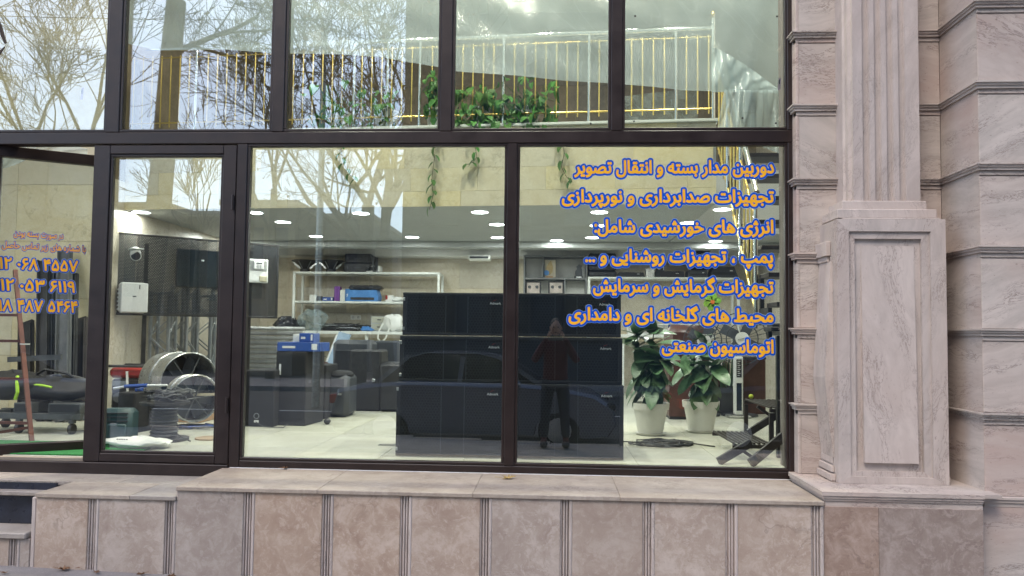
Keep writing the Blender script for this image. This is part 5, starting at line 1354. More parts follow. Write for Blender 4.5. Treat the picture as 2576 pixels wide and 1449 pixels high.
for q, z_ in ((a2+Vector((.015,.01,0)), zl1-.03), (d2+Vector((.015,0,0)), fl_), (b2+Vector((-.015,.01,0)), fl_), (c2_+Vector((-.015,0,0)), fl_)): leg(Vector((q.x, q.y, zl2-.045)), Vector((q.x, q.y, z_)), .03, .03)
t = thing('yellow_ball', 'small yellow ball on the upper tier of the slatted stand', 'ball', d2+Vector((.05,-.03,.022)))
MB().blob((0,0,0),(.02,.02,.02),1,12,8,0).build('ball', pm('lime_ball', (.5,.6,.05), .5), t, smooth=True)
# ---- cables on the floor
p = on(1660, 1118); cables('floor_cable_coil', 'coil of black cable on the pale floor in front of the white pots', p, .42, .34, .02, 9, (M_BLACK, M_DGREY), 12, .0055)
t = thing('floor_cable', 'single black cable running from the speakers to the coil', 'cable', p); MB().tube([(-.42,.06,.006),(-.3,.09,.006),(-.18,.05,.008),(-.1,.0,.01)], .005, 6).build('cable', M_BLACK, t); MB().tube([(.1,-.02,.012),(.2,.0,.02),(.42,-.10,.006)], .006, 6).build('cable', M_BLACK, t)
p = on(980, 1121); t = thing('thin_cable', 'thin grey cable loop on the floor left of the speaker stack', 'cable', p)
MB().tube([(.14,-.02,.004),(0,-.03,.004),(-.09,-.01,.004),(-.08,.03,.004),(.02,.05,.004),(.14,.05,.004)], .0028, 5).build('cable', M_STEELG, t)
p = on(700, 1075); t = thing('speaker_lead', 'thin cable trailing below the low speaker', 'cable', p-Vector((0,.03,0)))
MB().tube([(-.2,.0,.05),(-.12,-.02,.012),(.0,-.02,.004),(.06,0,.004),(.08,.05,.03)], .004, 5).build('cable', M_DGREY, t)
# ================================================================== LEFT BAY THINGS
# metal drums (fan housings)
def drum(px, py, Y, r, dep, label, m, rz, el=0):
    c = P(px, py, Y); t = thing('duct_drum', label, 'drum', (c.x, Y, max(F0+r+.002, c.z)), rz, group='round metal drums on the floor')
    rotm = Matrix.Rotation(R(90), 4, 'X')
    MB().lathe([(r,0),(r+.008,-.0),(r+.008,.012),(r+.001,.016),(r+.001,-dep*.5),(r+.008,-dep*.5-.006),(r+.001,-dep*.5-.014),(r+.001,-dep),(r-.006,-dep),(r-.006,0)], n=44, close=True).xf(rotm).build('housing', m, t, smooth=30)
    MB().cyl((0,dep*.88,0),(0,dep*.90,0),r-.008,n=36).build('back_plate', M_STEEL, t)
    for k in range(3):
        a = k*1.05+.1; MB().cyl((r*.97*math.cos(a),.02,r*.97*math.sin(a)),(-r*.97*math.cos(a),.02,-r*.97*math.sin(a)),.006,n=6).build('spoke', M_STEELG, t)
    for k in range(6):
        a = k*1.047; q = MB().prism([(.04,-.03),(.06,-.05),(r*.88,-.075),(r*.88,.06),(.05,.03)], 'y', dep*.4, dep*.4+.01).xf(Matrix.Rotation(a,4,'Y')); q.build('fan_blade', M_DGREY, t)
    MB().cyl((0,dep*.3,0),(0,dep*.6,0),.06,n=14).build('hub', M_BLACK, t)
    return t
drum(476, 962, 7.0, .285, .42, 'large shiny metal drum lying on its side in the left bay', M_GALV, R(56))
drum(492, 1002, 6.45, .205, .18, 'smaller galvanised drum in front of the large shiny drum', M_GALV, R(50))
# cable reel
p = on(412, 1108); rl = thing('cable_reel', 'black wooden cable reel wound with cable', 'cable reel', p)
hr = Z(1010, p.y, 412)-F0; rr = 60*p.y/1850
MB().lathe([(rr,.002),(rr,.022),(.02,.022)], n=32).build('flange', M_BLACK, rl); MB().lathe([(rr,hr-.02),(rr,hr),(.02,hr)], n=32).build('flange', M_BLACK, rl)
prof = [(rr*.5,.023)]+[(rr*.5+(.009 if k % 2 else -.002)+.006*math.sin(k*.8),.03+k*(hr-.06)/18) for k in range(19)]+[(rr*.5,hr-.021)]
MB().lathe(prof, n=24).build('wound_cable', M_DGREY, rl, smooth=60)
MB().tube([(rr*.5,-.05,.06),(rr*.9,-.12,.07),(rr*1.2,-.1,.03),(rr*1.3,-.05,.006)], .006, 6).build('cable_end', M_BLACK, rl, smooth=True)
cables('cable_coil', 'loose black cable coil lying on top of the reel', p+Vector((.0,0,hr+.001)), .30, .26, .075, 9, (M_DGREY, M_BLACK, M_STEELG), 9, .008)
# cardboard and blue cable
Yc = 6.9; t = thing('cardboard_box', 'brown cardboard box with a round hole behind the reel', 'box', (X(452, Yc), Yc, F0)); w = X(512, Yc)-X(452, Yc); hx = Z(1024, Yc, 480)-F0
MB().bbox(0,w,0,.3,.002,hx,.004).build('box_body', M_CARD, t); MB().cyl((w*.2,-.001,hx*.72),(w*.2,-.002,hx*.72),.013,n=12).build('hand_hole', M_BLACK, t); MB().box(w*.45,w*.5,.001,.299,hx+.0002,hx+.001).build('tape', M_WPLAS, t)
t = thing('cardboard_box', 'tan cardboard box half hidden left of the reel', 'box', (X(362, 7.0), 7.0, F0)); MB().bbox(0,.25,0,.3,.002,Z(1022,7.0,380)-F0,.004).build('box_body', M_CARD, t); MB().box(.1,.13,-.001,-.0003,.01,.2).build('tape', M_WPLAS, t)
cables('blue_cables', 'tangle of blue and black cables behind the reel', on(500, 1078), .5, .2, .03, 7, (M_BLUE, M_BLACK, M_STEELG), 15, .005)
t = thing('wooden_disc', 'thin wooden disc on the floor by the door frame', 'disc', on(530, 1104)); MB().lathe([(.12,.001),(.12,.012)], n=28).build('disc', pm('light_wood', (.32,.23,.14), .6), t)
t = thing('white_batten', 'pale wooden batten lying on the cardboard box', 'batten', (X(515, 6.5), 6.5, F0+.30)); MB().bar((-.12,0,.0),(.25,.02,.012),.03,.02).build('batten', pm('pale_wood', (.55,.48,.34), .6), t)
# speaker box, generator, teal case, white bag
p = on(293, 1088); t = thing('small_speaker', 'black square speaker on the floor behind the fixed door', 'speaker', p, R(-12)); w = X(352, p.y)-p.x; hh3 = Z(987, p.y, 320)-F0
MB().bbox(0,w,0,.3,.002,hh3,.008).build('cabinet', M_BLACK2, t); MB().box(.015,w-.015,-.004,-.001,.015,hh3-.015).build('grille', M_GRILL2, t); MB().bbox(w*.45,w*.55,.1,.2,hh3+.001,hh3+.03,.004).build('handle', M_BLUE, t)
t = thing('blue_nozzle_pole', 'long white pole with a blue grip resting on the small speaker', 'pole', (p.x, p.y+.1, F0+hh3+.045)); MB().cyl((-.1,0,-.02),(.02,0,.0),.011,n=8).build('nozzle', M_ALU, t); MB().cyl((.0,0,-.003),(.20,0,.01),.017,n=10).build('grip', M_BLUE, t); MB().cyl((.2,0,.01),(.38,0,.014),.009,n=8).build('pole', M_WPLAS, t)
Yg = 7.2; t = thing('generator', 'red framed generator with black engine behind the fixed door', 'generator', (X(272, Yg), Yg, F0)); w = .58; zt4 = Z(921, Yg, 300)-F0
MB().bbox(0,w,.02,.3,zt4-.12,zt4-.02,.03).build('fuel_tank', M_RED, t, smooth=True); MB().bbox(.03,w-.05,.03,.3,.05,zt4-.13,.02).build('engine', M_BLACK, t)
for y in (0,.32): MB().tube([(-.02,y,.02),(-.02,y,zt4-.02),(.0,y,zt4),(w-.02,y,zt4),(w,y,zt4-.02),(w,y,.02)], .014, 8).build('frame_tube', M_STEEL, t, smooth=True)
MB().cyl((.12,.0,.2),(.12,.03,.2),.05,n=16).build('starter', M_STEELG, t); MB().box(.05,.2,.015,.0195,zt4-.2,zt4-.15).build('plate', M_ALU, t)
MB().cyl((.24,-.02,.2),(.22,-.02,zt4-.05),.012,n=8).build('hose', M_WPLAS, t)
p = on(262, 1122); t = thing('power_tool_case', 'dark teal plastic tool case standing behind the door stile', 'case', p, R(8)); w = .19; hh4 = Z(1030, p.y, 290)-F0
MB().bbox(-.05,w,0,.16,.002,hh4,.03).build('shell', M_TEAL, t, smooth=True); MB().bbox(.02,w-.03,-.02,-.001,.05,hh4*.6,.012).build('front_bulge', M_TEAL, t, smooth=True)
for k in range(3): MB().bbox(-.02,w-.02,-.006,-.0008,hh4*.65+k*.03,hh4*.65+k*.03+.012,.003).build('rib', M_DGREY, t)
p = on(345, 1128); t = thing('cement_bag', 'crumpled white plastic sack with faint print lying just inside the fixed door', 'sack', p)
q = MB().blob((0,.02,.038),(.24,.11,.045),41,34,16,.16,flat=.8); rn = random.Random(4); q.v = [(x*(1+.03*rn.uniform(-1,1)), y, z+.006*rn.uniform(-1,1) if z > .01 else z) for x, y, z in q.v]; q.build('sack_body', M_WPLAS, t, smooth=True)
for k in range(5): MB().box(-.12+k*.018,-.108+k*.018,-.06,-.055,.078,.084).xf(Matrix.Rotation(.1,4,'X')).build('print_letter', M_DGREY, t)

# steel sections leaning in the far left bay
for k, (px, pt, pb, w, m, lb) in enumerate([(160,628,1010,.13,M_STEELG,'broad grey steel section leaning on the left wall'), (112,655,1000,.12,M_STEEL,'dark steel section behind the first phone number'), (132,690,1000,.07,M_DGREY,'narrow dark steel section behind the phone numbers'), (180,690,990,.09,M_STEEL,'short black steel section right of the broad grey one'), (205,800,1000,.10,M_WOODK,'maroon steel section by the door frame'), (70,810,1000,.14,M_STEEL,'dark steel plate behind the red ladder'), (140,655,980,.05,M_STEELG,'thin grey steel section between the darker ones')]):
    Y0 = 6.75+.04*k; x = X(px, Y0, pb); zt5 = Z(pt, YN-.08, px)
    t = thing('steel_section', lb, 'steel section', (x, Y0, F0), group='steel sections leaning against the left wall')
    dx2 = X(px+6-4*(k % 3), YN-.08, pt)-x
    MB().bar((0,0,.01),(dx2, YN-.08-Y0, zt5-F0), w, .035, (0,1,0)).build('web', m, t)
    for s2 in (-1,1): MB().bar((s2*(w/2-.008),-.03,.012),(dx2+s2*(w/2-.008), YN-.08-Y0-.03, zt5-F0-.002), .01, .03, (0,1,0)).build('flange', m, t)
t = thing('grey_crossbar', 'short grey steel channel lying across the leaning sections', 'steel section', P(60, 905, 6.6)); MB().bar((-.15,0,0),(.35,.02,.03),.03,.05).build('web', M_STEELG, t)
# black metal stand in front
t = thing('bracket_frame', 'black angled bracket frame standing between ladder and wall', 'frame', on(130, 1010)); H = Z(798, t.location.y, 130)-F0
MB().bar((-.12,0,H),(.18,0,-0+.02),.02,.02).build('slanted_bar', M_BLACK, t); MB().bar((-.16,.0,.01),(-.2,.0,H),.02,.02).build('upright', M_BLACK, t); MB().bar((-.22,0,H+.01),(.1,0,H+.01),.03,.02).build('top_bar', M_BLACK, t); MB().bbox(-.02,.05,-.03,-.01,H-.08,H,.004).build('bracket_plate', M_STEELG, t)
# red ladder
la_, lb_ = on(80, 1112), P(38, 680, 5.95)
t = thing('red_ladder', 'rust red metal ladder seen through the open door', 'ladder', la_); d_ = lb_-la_
MB().bar((0,0,0),d_,.03,.03).build('rail', M_RUST, t); MB().bar((-.5,0,0),d_+Vector((-.42,0,0)),.03,.03).build('rail', M_RUST, t)
for py in (1068, 962, 867, 800): 
    f_ = (1112-py)/432.; q = d_*f_; MB().bar(q, q+Vector((-.5+.08*f_,0,-.0)),.022,.022).build('rung', M_RUST, t)
MB().bar(d_*.08, d_*.08+Vector((-.45,-.1,-.08)),.022,.022).build('brace', M_RUST, t)
MB().lathe([(.028,-.005),(.036,-.005),(.036,.005),(.028,.005)], d_*.55+Vector((.03,-.01,0)), 14, close=True).build('ring', M_WPLAS, t)
# dolly
t = thing('steel_dolly', 'grey steel trolley on castors carrying black bags', 'trolley', on(95, 1092)); y1 = .35
zq = Z(1040, t.location.y, 95)-F0
for y in (0, y1): MB().bbox(-.6,.36,y,y+.05,zq-.05,zq,.003).build('side_beam', M_STEELG, t)
for x in (-.55,-.1,.3): MB().bbox(x,x+.05,.051,y1-.001,zq-.049,zq-.002,.003).build('cross_beam', M_STEELG, t)
for x, y in ((-.18,.02),(.28,.02),(.28,.35),(-.55,.35)):
    w_ = MB().cyl((x-.015,y,.045),(x+.015,y,.045),.043,n=16).build('castor', M_BLACK, t); MB().bbox(x-.022,x+.022,y-.02,y+.02,.09,zq-.051,.003).build('castor_fork', M_STEELG, w_)
for x, w3, lb in ((-.22,.16,'left'),(.08,.28,'right')):
    t2 = thing('steel_block', lb+' hollow steel block resting on the trolley', 'steel block', t.location+Vector((x,.0,zq+.001))); MB().bbox(0,w3,0,.2,0,.085,.004).build('block', M_STEELG, t2); MB().box(.012,w3-.012,-.001,-.0003,.012,.073).build('hollow', M_BLACK, t2)
for px, py, rx4, rz4, sd, lb in ((30, 985, .42, .13, 51, 'bulging black duffel bag with a neon stripe on the trolley, behind the ladder'), (135, 985, .40, .11, 52, 'flat black bag with a neon yellow strap, right end of the trolley')):
    pp = P(px, py, t.location.y+.22); z0 = F0+zq+.088
    t3 = thing('duffel_bag', lb, 'bag', (pp.x, pp.y, z0)); q = MB().blob((0,0,rz4*.9),(rx4,.16,rz4),sd,26,14,.14,flat=.85); q.build('bag_body', M_BLACK, t3, smooth=True)
    xx = .16 if px < 100 else -.0
    if px < 100: MB().tube([(xx,-.17,.02),(xx+.02,-.172,.08),(xx+.0,-.155,.15),(xx-.04,-.10,.21)], .014, 5).build('neon_band', M_NEON, t3)
    else: MB().tube([(-.10,-.13,.145),(-.0,-.14,.14),(.08,-.14,.125)], .010, 5).build('neon_band', M_NEON, t3)
MB().tube([(-.2,0,.2),(-.05,-.05,.27),(.12,-.02,.24),(.25,0,.16)], .012, 6).build('handle', M_BLACK, t3)
cv = MB().box(-5.2,-2.95,G+.04,G+.62,F0+.002,F0+.010).build('green_mat', M_GREENC, None); props(cv, 'bright green carpet mat just inside the open door', 'mat')

# ================================================================== PLANTS
def leaf_mesh(name, mat, L, W, heart=False, fold=.18, droop=.25, n=6):
    v = []; f = []
    for i in range(n+1):
        u = i/n
        w = (W*max(0, math.sin(math.pi*min(1, u*.95+.05)))**.55*(1-.12*u) if not heart else W*(max(0, math.sin(math.pi*(u*.82+.18)))**.8)*(1.15-.5*u))
        if i == n: w = .0
        x = L*u; z = -droop*L*u*u
        xb = x - (.12*L if heart and i == 0 else 0)
        v += [(xb, -w, z+fold*w), (x, 0, z), (xb, w, z+fold*w)]
    for i in range(n): f += [(i*3, i*3+1, i*3+4, i*3+3), (i*3+1, i*3+2, i*3+5, i*3+4)]
    # thickness
    m = len(v); v += [(a, b, c-.0012) for a, b, c in v]; f += [tuple(q+m for q in g_)[::-1] for g_ in f]
    return MB().add(v, f).mesh(name, mat, 180)
LR = [leaf_mesh('rubber_leaf', M_RUB, .25, .062, fold=.14, droop=.3, n=8), leaf_mesh('rubber_leaf', M_RUB, .20, .054, fold=.10, droop=.12, n=8)]
LPH = [leaf_mesh('pothos_leaf', M_POTH, .085, .036, True, .25, .3, 4), leaf_mesh('pothos_leaf', M_POTH, .065, .028, True, .2, .15, 4)]
def pot(p, r, h, label, m=M_POT, saucer=True, nm='potted_plant', gr=None):
    t = thing(nm, label, 'potted plant', p, group=gr)
    q = MB().lathe([(r*.68,.02),(r*.92,h*.80),(r*1.0,h*.80),(r*1.03,h),(r*.97,h),(r*.90,h*.82),(r*.66,.05)], n=32)
    q.build('pot', m, t, smooth=True)
    if saucer: MB().lathe([(r*.75,.001),(r*.85,.02),(r*.82,.02),(r*.7,.008)], n=32).build('saucer', m, t, smooth=True)
    MB().lathe([(.01,h*.86),(r*.9,h*.86),(r*.9,h*.80)], n=20).build('soil', M_SOIL, t)
    return t
def rubber(px, py, rpx, ptop, label, nl, seed, lean):
    p = on(px, py); r = rpx*p.y/1850; h = r*1.75; t = pot(p, r, h, label, gr='rubber plants in white pots')
    rn = random.Random(seed); H = Z(ptop, p.y, px)-F0
    for s_i, (bx, by, tx, ty, hh_) in enumerate(((-.03,0,-.10+lean,.0,H-.05), (.04,.02,.04+lean,-.02,H*.97), (.0,-.04,.12+lean,-.04,H*.72))):
        pts = [Vector((bx,by,h*.85)).lerp(Vector((tx,ty,hh_)), u)+Vector((.015*math.sin(u*7+s_i),0,0)) for u in [k/7 for k in range(8)]]
        MB().tube(pts, [.009-.0006*k for k in range(8)], 6).build('stem', M_STEMB, t, smooth=True)
        n_ = nl//3
        for k in range(n_):
            u = .34+.66*(k+.4)/n_; q = pts[min(7, int(u*7))]; a = k*2.4+seed+s_i
            tilt = R(rn.uniform(25, 70)) if u < .75 else R(rn.uniform(-45, 25))
            a2 = a if math.sin(a) < .35 else -a
            inst('leaf', LR[rn.random() < .4], t, q, (rn.uniform(-.5,.5), tilt, a2), [rn.uniform(.85,1.15)]*3)
rubber(1636, 1093, 45, 800, 'large rubber plant in the left white pot', 75, 3, -.03)
rubber(1763, 1087, 44, 832, 'smaller spreading rubber plant in the right white pot', 42, 8, -.02)
p = on(1826, 1042); r = 40*p.y/1850; hp_ = Z(972, p.y, 1826)-F0; t = pot(p, r, hp_, 'tall thin leaved plant in a dark grey pot behind the white pots', M_DGREY, False)
q = MB()
rn = random.Random(2)
for k in range(22):
    a = rn.uniform(0,6.28); tp = Vector((math.cos(a)*rn.uniform(.02,.16), math.sin(a)*.1, rn.uniform(.55,.85))); b0 = Vector((math.cos(a)*.05, math.sin(a)*.05, hp_*.85))
    MB().tube([b0, b0.lerp(tp,.5)+Vector((0,0,.05)), tp], [.006,.010,.001], 4).build('blade_leaf', M_SNAKE, t)
# pothos on the mezzanine edge
def pothos(px0, px1, py0, py1, nl, label, seed, vines=(), trough=True):
    pc = mezp((px0+px1)/2, 318, -.01); org = mzo.matrix_basis @ Vector((pc.x, .22, ZM+.002))
    rn = random.Random(seed); t = thing('pothos_plant', label, 'potted plant', org, EAN, group='pothos plants on the mezzanine edge')
    if trough:
        MB().lathe([(.10,.0),(.13,.2),(.14,.2),(.14,.22),(.125,.22)], n=22).build('pot', M_WPLAS, t, smooth=True); MB().lathe([(.01,.2),(.12,.2)], n=16).build('soil', M_SOIL, t)
    def loc(px, py, off):
        q = mezp(px, py, off); return Vector((q.x-pc.x, off-.22, q.z-ZM-.002))
    for k in range(nl):
        px = rn.gauss((px0+px1)/2, (px1-px0)/3.6); py = py0+(py1-py0)*rn.betavariate(1.6,1.1)
        px = max(px0, min(px1, px)); q = loc(px, py, rn.uniform(-.06,.22))
        s2 = rn.uniform(.75,1.5)
        inst('leaf', LPH[rn.random() < .5], t, q, (rn.uniform(-.6,.6), R(rn.uniform(20,95)), R(rn.uniform(-170,-10))), (s2,)*3)
    for k in range(max(3, nl//9)):
        a = loc(rn.uniform(px0,px1), py0+(py1-py0)*rn.uniform(.1,.6), .0); MB().tube([(rn.uniform(-.08,.08),0,.2), (a.x*.4,-.1,.32), a, a+Vector((rn.uniform(-.05,.05),0,-.15))], .003, 4).build('stem', M_STEM, t)
    for path, lv in vines:
        pts = [loc(a, b, -.045-.01*(i % 2)) for i, (a, b) in enumerate(path)]
        MB().tube(pts, .0028, 5).build('vine', M_STEMB, t)
        for k in range(lv):
            u = (k+.7)/lv*(len(pts)-1); i = min(len(pts)-2, int(u)); q = pts[i].lerp(pts[i+1], u-i)
            sd = 1 if k % 2 else -1
            inst('leaf', LPH[k % 2], t, q+Vector((sd*.012,-.008,0)), (0, R(rn.uniform(30,75)), R(-90+sd*rn.uniform(40,75))), (rn.uniform(.95,1.25),)*3)
pothos(1150, 1260, 205, 325, 130, 'dense pothos left of the fourth upper pane centre', 1)
pothos(1240, 1400, 190, 322, 150, 'tallest pothos clump behind the gold balusters', 2, [(((1403,318),(1412,350),(1420,385),(1412,420),(1425,445),(1440,458)), 9)])
pothos(1066, 1112, 165, 300, 60, 'pothos left of the mullion trailing the longest vine', 3, [(((1098,318),(1096,370),(1090,420),(1086,455),(1090,490),(1080,528)), 13), (((1185,320),(1196,372),(1200,395),(1190,408),(1176,414)), 7)])
pothos(760, 900, 200, 320, 60, 'sparse pothos behind the reflected branches, third upper pane', 4)
pothos(900, 1010, 210, 322, 55, 'sparse pothos right of the third upper pane centre', 5, [(((860,318),(858,380),(864,410),(880,440),(900,452)), 9)])
# dry leaves on coping and pavement
def dryleaf(nm, label, p, s_, m, rz, seed, gr=None):
    rn = random.Random(seed); n = 10; v = [(0,0,.012*s_*10*.1)]
    for k in range(2*n):
        a = k*math.pi/n; rr_ = s_*(1 if k % 4 == 0 else (.62 if k % 2 == 0 else .38))*rn.uniform(.85,1.1); v.append((rr_*math.cos(a), rr_*.75*math.sin(a), .004+abs(rn.gauss(0,.16))*s_))
    q = MB().add(v, [(0, k+1, (k+1) % (2*n)+1) for k in range(2*n)]); q.tube([(-s_*.6,0,.01),(-s_*1.3,.01,.012)], .0015, 4)
    o = props(q.build(nm, m, None, smooth=60), label, 'leaf', gr); o.location = p; o.rotation_euler = (0,0,rz); return o
dryleaf('dry_leaf', 'yellowish dry plane leaf in the middle of the coping', PF(1278, 1204, ZC+.004), .065, M_DRYY, .3, 1)
dryleaf('dry_leaf', 'curled brown leaf on the coping below the left window', PF(716, 1179, ZC+.006), .038, M_DRY, 1.2, 2)
dryleaf('dry_leaf', 'tiny brown leaf on the coping near the right jamb', PF(1890, 1203, ZC+.002), .014, M_DRY, .5, 3)
for k, (px, py, s_) in enumerate(((160,1436,.055),(208,1431,.032),(243,1441,.035),(355,1443,.03),(432,1446,.04),(12,1447,.03))):
    q = PF(px, py, gz(ga.x+.3)); q.z = gz(q.x)+.006+(4.3-q.y)*-.012
    dryleaf('dry_leaf', ['largest brown plane leaf on the pavement', 'brown leaf just right of the largest pavement leaf', 'third brown leaf along the foot of the low wall', 'small dark leaf below the second fluted strip', 'rightmost brown leaf at the foot of the low wall', 'leaf fragment at the bottom left corner of the pavement'][k], q, s_, M_DRY, k*1.3, 10+k, 'dry leaves on the pavement')

# ================================================================== THE STREET BEHIND THE CAMERA (MIRRORED IN THE GLASS)
def tree(label, base, H, r0, seed, lean=(0,0), spread=.55, depth=6, first=.35, leafy=0, twigm=M_TWIG, droop=0, nb=(2,3), lr=.5, tr=.012, group='bare plane trees along the street', shorten=.74, name='plane_tree'):
    rn = random.Random(seed); t = thing(name, label, 'tree', base, group=group)
    trunk = MB(); limb = MB(); tw = MB(); lf = MB()
    def tub(m, pts, rs, n): m.tube(pts, rs, n)
    cnt = [0]
    def grow(p, d, L, r, lev):
        pts = [p]; rs = [r]; n = 4 if lev < 3 else 3; dd = d.copy(); q = p
        for k in range(n):
            dd = (dd + Vector((rn.gauss(0,.13), rn.gauss(0,.13), rn.gauss(.05-droop*lev*.03,.09)))).normalized(); q = q+dd*(L/n); pts.append(q); rs.append(max(tr, r*(1-.42*(k+1)/n)))
        if lev <= 2: tub(limb, pts, rs, 6)
        else: tub(tw, pts, rs, 4 if lev < 5 else 3)
        cnt[0] += 1
        if lev >= depth:
            if rn.random() < leafy:
                s2 = rn.uniform(.03,.06); u_ = Vector((rn.gauss(0,1),rn.gauss(0,1),rn.gauss(0,1))).normalized(); w_ = dd.cross(u_).normalized()
                q2 = pts[-1]; lf.add([q2, q2+u_*s2+w_*s2*.6, q2+u_*s2*1.6, q2+u_*s2-w_*s2*.6, q2+u_*s2*.5+w_*s2, q2+u_*s2*.5-w_*s2], [(0,4,1,2),(0,2,3,5)])
            return
        kids_ = rn.randint(*nb)+(1 if lev >= 2 else 0)
        for k in range(kids_):
            i = n if k == 0 else rn.randint(1, n)
            a = rn.uniform(0,6.28); sp = spread*rn.uniform(.6,1.25)*(0.45 if k == 0 else 1)
            _, u_, w_ = frame_of(dd); nd = (dd*math.cos(sp)+(u_*math.cos(a)+w_*math.sin(a))*math.sin(sp)).normalized()
            grow(pts[i], nd, L*shorten*rn.uniform(.75,1.1), rs[i]*rn.uniform(.55,.75), lev+1)
    top = Vector((lean[0], lean[1], H*first)); pts = [Vector((0,0,-.05))]
    for k in range(1,9): u = k/8; pts.append(Vector((lean[0]*u+.04*math.sin(u*6+seed), lean[1]*u, H*first*u)))
    trunk.tube(pts, [r0*(1.25-.45*(k/8)) for k in range(9)], 12); trunk.build('trunk', M_BARK, t, smooth=True)
    for k in range(nb[1]+1):
        a = k*6.28/(nb[1]+1)+rn.uniform(-.4,.4); sp = .25 if k == 0 else spread*rn.uniform(.8,1.3)
        nd = Vector((math.cos(a)*math.sin(sp), math.sin(a)*math.sin(sp), math.cos(sp))); grow(pts[-1] if k < 2 else pts[-1-(k % 3 if first < .6 else k % 2)], nd, H*.26, r0*lr, 1)
    limb.build('limbs', M_BARK, t, smooth=True, kind=None); tw.build('twigs', twigm, t, kind='stuff')
    if lf.v: lf.build('seed_balls_and_leaves', M_DRY, t, kind='stuff')
    return t
zg = zr-.02
def base(px, d, py=500): q = MR(px, py, d); return Vector((q.x, q.y, zg if q.y < -.9 else gz(q.x)))
b0 = base(352, 10.6); b0.z = gz(b0.x)-.1
tree('big leaning plane tree trunk close to the kerb, mirrored in the second upper pane', b0, 8.5, .17, 5, lean=(.55,.1), spread=.8, depth=6, first=.75, leafy=.6, droop=.9, lr=.3, tr=.006)
tree('young bare tree mirrored at the far left upper pane', base(78, 21), 11.5, .15, 12, spread=.65, depth=6, first=.62, lr=.36, tr=.010)
tree('second young bare tree mirrored in the left upper pane', base(208, 22), 13.0, .17, 13, spread=.62, depth=6, first=.56, lr=.36, tr=.010)
tree('dense bare tree mirrored in the third upper pane', base(905, 20), 11.5, .22, 21, lean=(.2,0), spread=.8, depth=6, first=.46, leafy=.1, lr=.42, tr=.0075)
tree('tall plane tree with forked limbs mirrored beside the building edge', base(975, 17), 10.5, .24, 33, lean=(-.1,0), spread=.65, depth=6, first=.38, leafy=.3, lr=.42, tr=.009)
tree('slender bare tree mirrored between the second and third panes', base(690, 25), 13.0, .14, 44, spread=.38, depth=6, first=.52, lr=.4, tr=.009)
tree('small twiggy tree mirrored above the low roofs', base(500, 27), 8.2, .09, 45, spread=.5, depth=5, first=.6)
# far buildings
def building(label, px0, px1, ptop, d, dep, m, floors=3, bays=4, name='far_building', lit=()):
    a, b = MR(px0, ptop, d), MR(px1, ptop, d); w = b.x-a.x; t = thing(name, label, 'building', (a.x, a.y, zr-.05)); H = a.z-zr
    MB().box(0,w,-dep,0,0,H).build('wall', m, t); MB().bbox(-.1,w+.1,-dep-.1,.12,H+.001,H+.25,.02).build('parapet', M_COPE, t)
    for f_ in range(floors):
        for k in range(bays):
            x = (k+.5)*w/bays; z = (f_+.45)*H/floors; ww = min(1.3, w/bays*.5)
            fr = MB().bbox(x-ww/2-.07,x+ww/2+.07,.001,.08,z-.07,z+H/floors*.42+.07,.01).build('window', m, t)
            MB().box(x-ww/2,x+ww/2,.081,.09,z,z+H/floors*.42).build('pane', pm('far_pane', (.03,.04,.05), .1) if 'far_pane' not in bpy.data.materials else bpy.data.materials['far_pane'], fr)
    return t
M_DB = pm('dark_render_wall', (.045,.05,.058), .8, var=.15, scale=.6); M_LB = pm('tan_render_wall', (.26,.21,.16), .8, var=.1, scale=.6); M_GB = pm('grey_render_wall', (.22,.21,.21), .8, var=.1, scale=.6)
building('tall grey apartment block mirrored across the right half of the windows', 1030, 2700, -420, 24, 14, M_DB, 5, 9)
building('low house with sloping parapet mirrored at the left of the window', 560, 745, 515, 30, 9, M_LB, 1, 3)
building('low flat roofed building mirrored behind the trees', 745, 935, 548, 34, 8, M_GB, 1, 4)
building('distant tan house mirrored through the fixed door', 250, 420, 520, 32, 8, M_LB, 1, 3)
building('distant low block mirrored at the far left', -900, 90, 560, 40, 10, M_GB, 2, 8)
building('low block mirrored behind the small twiggy tree', 430, 560, 542, 34, 8, M_LB, 1, 3)
# street lamp and overhead wire
q = base(806, 17); t = thing('street_lamp', 'tall grey lamp post mirrored left of the plane tree', 'street lamp', q)
MB().cyl((0,0,0),(0,0,9.0),.095,.06,n=12).build('pole', M_GALV, t, smooth=True); MB().tube([(0,0,8.9),(.0,.5,9.3),(0,1.3,9.4)],.035,8).build('arm', M_GALV, t, smooth=True); MB().bbox(-.14,.14,1.2,1.8,9.33,9.45,.03).build('lamp_head', M_DGREY, t)
t = thing('overhead_wire', 'thin overhead wire crossing the mirrored sky', 'wire', MR(-300, 30, 21)); e = MR(1500, 28, 21)-t.location
MB().tube([Vector((0,0,0)).lerp(e, k/16)+Vector((0,0,-.25*math.sin(math.pi*k/16))) for k in range(17)], .012, 4).build('wire', M_BLACK, t)
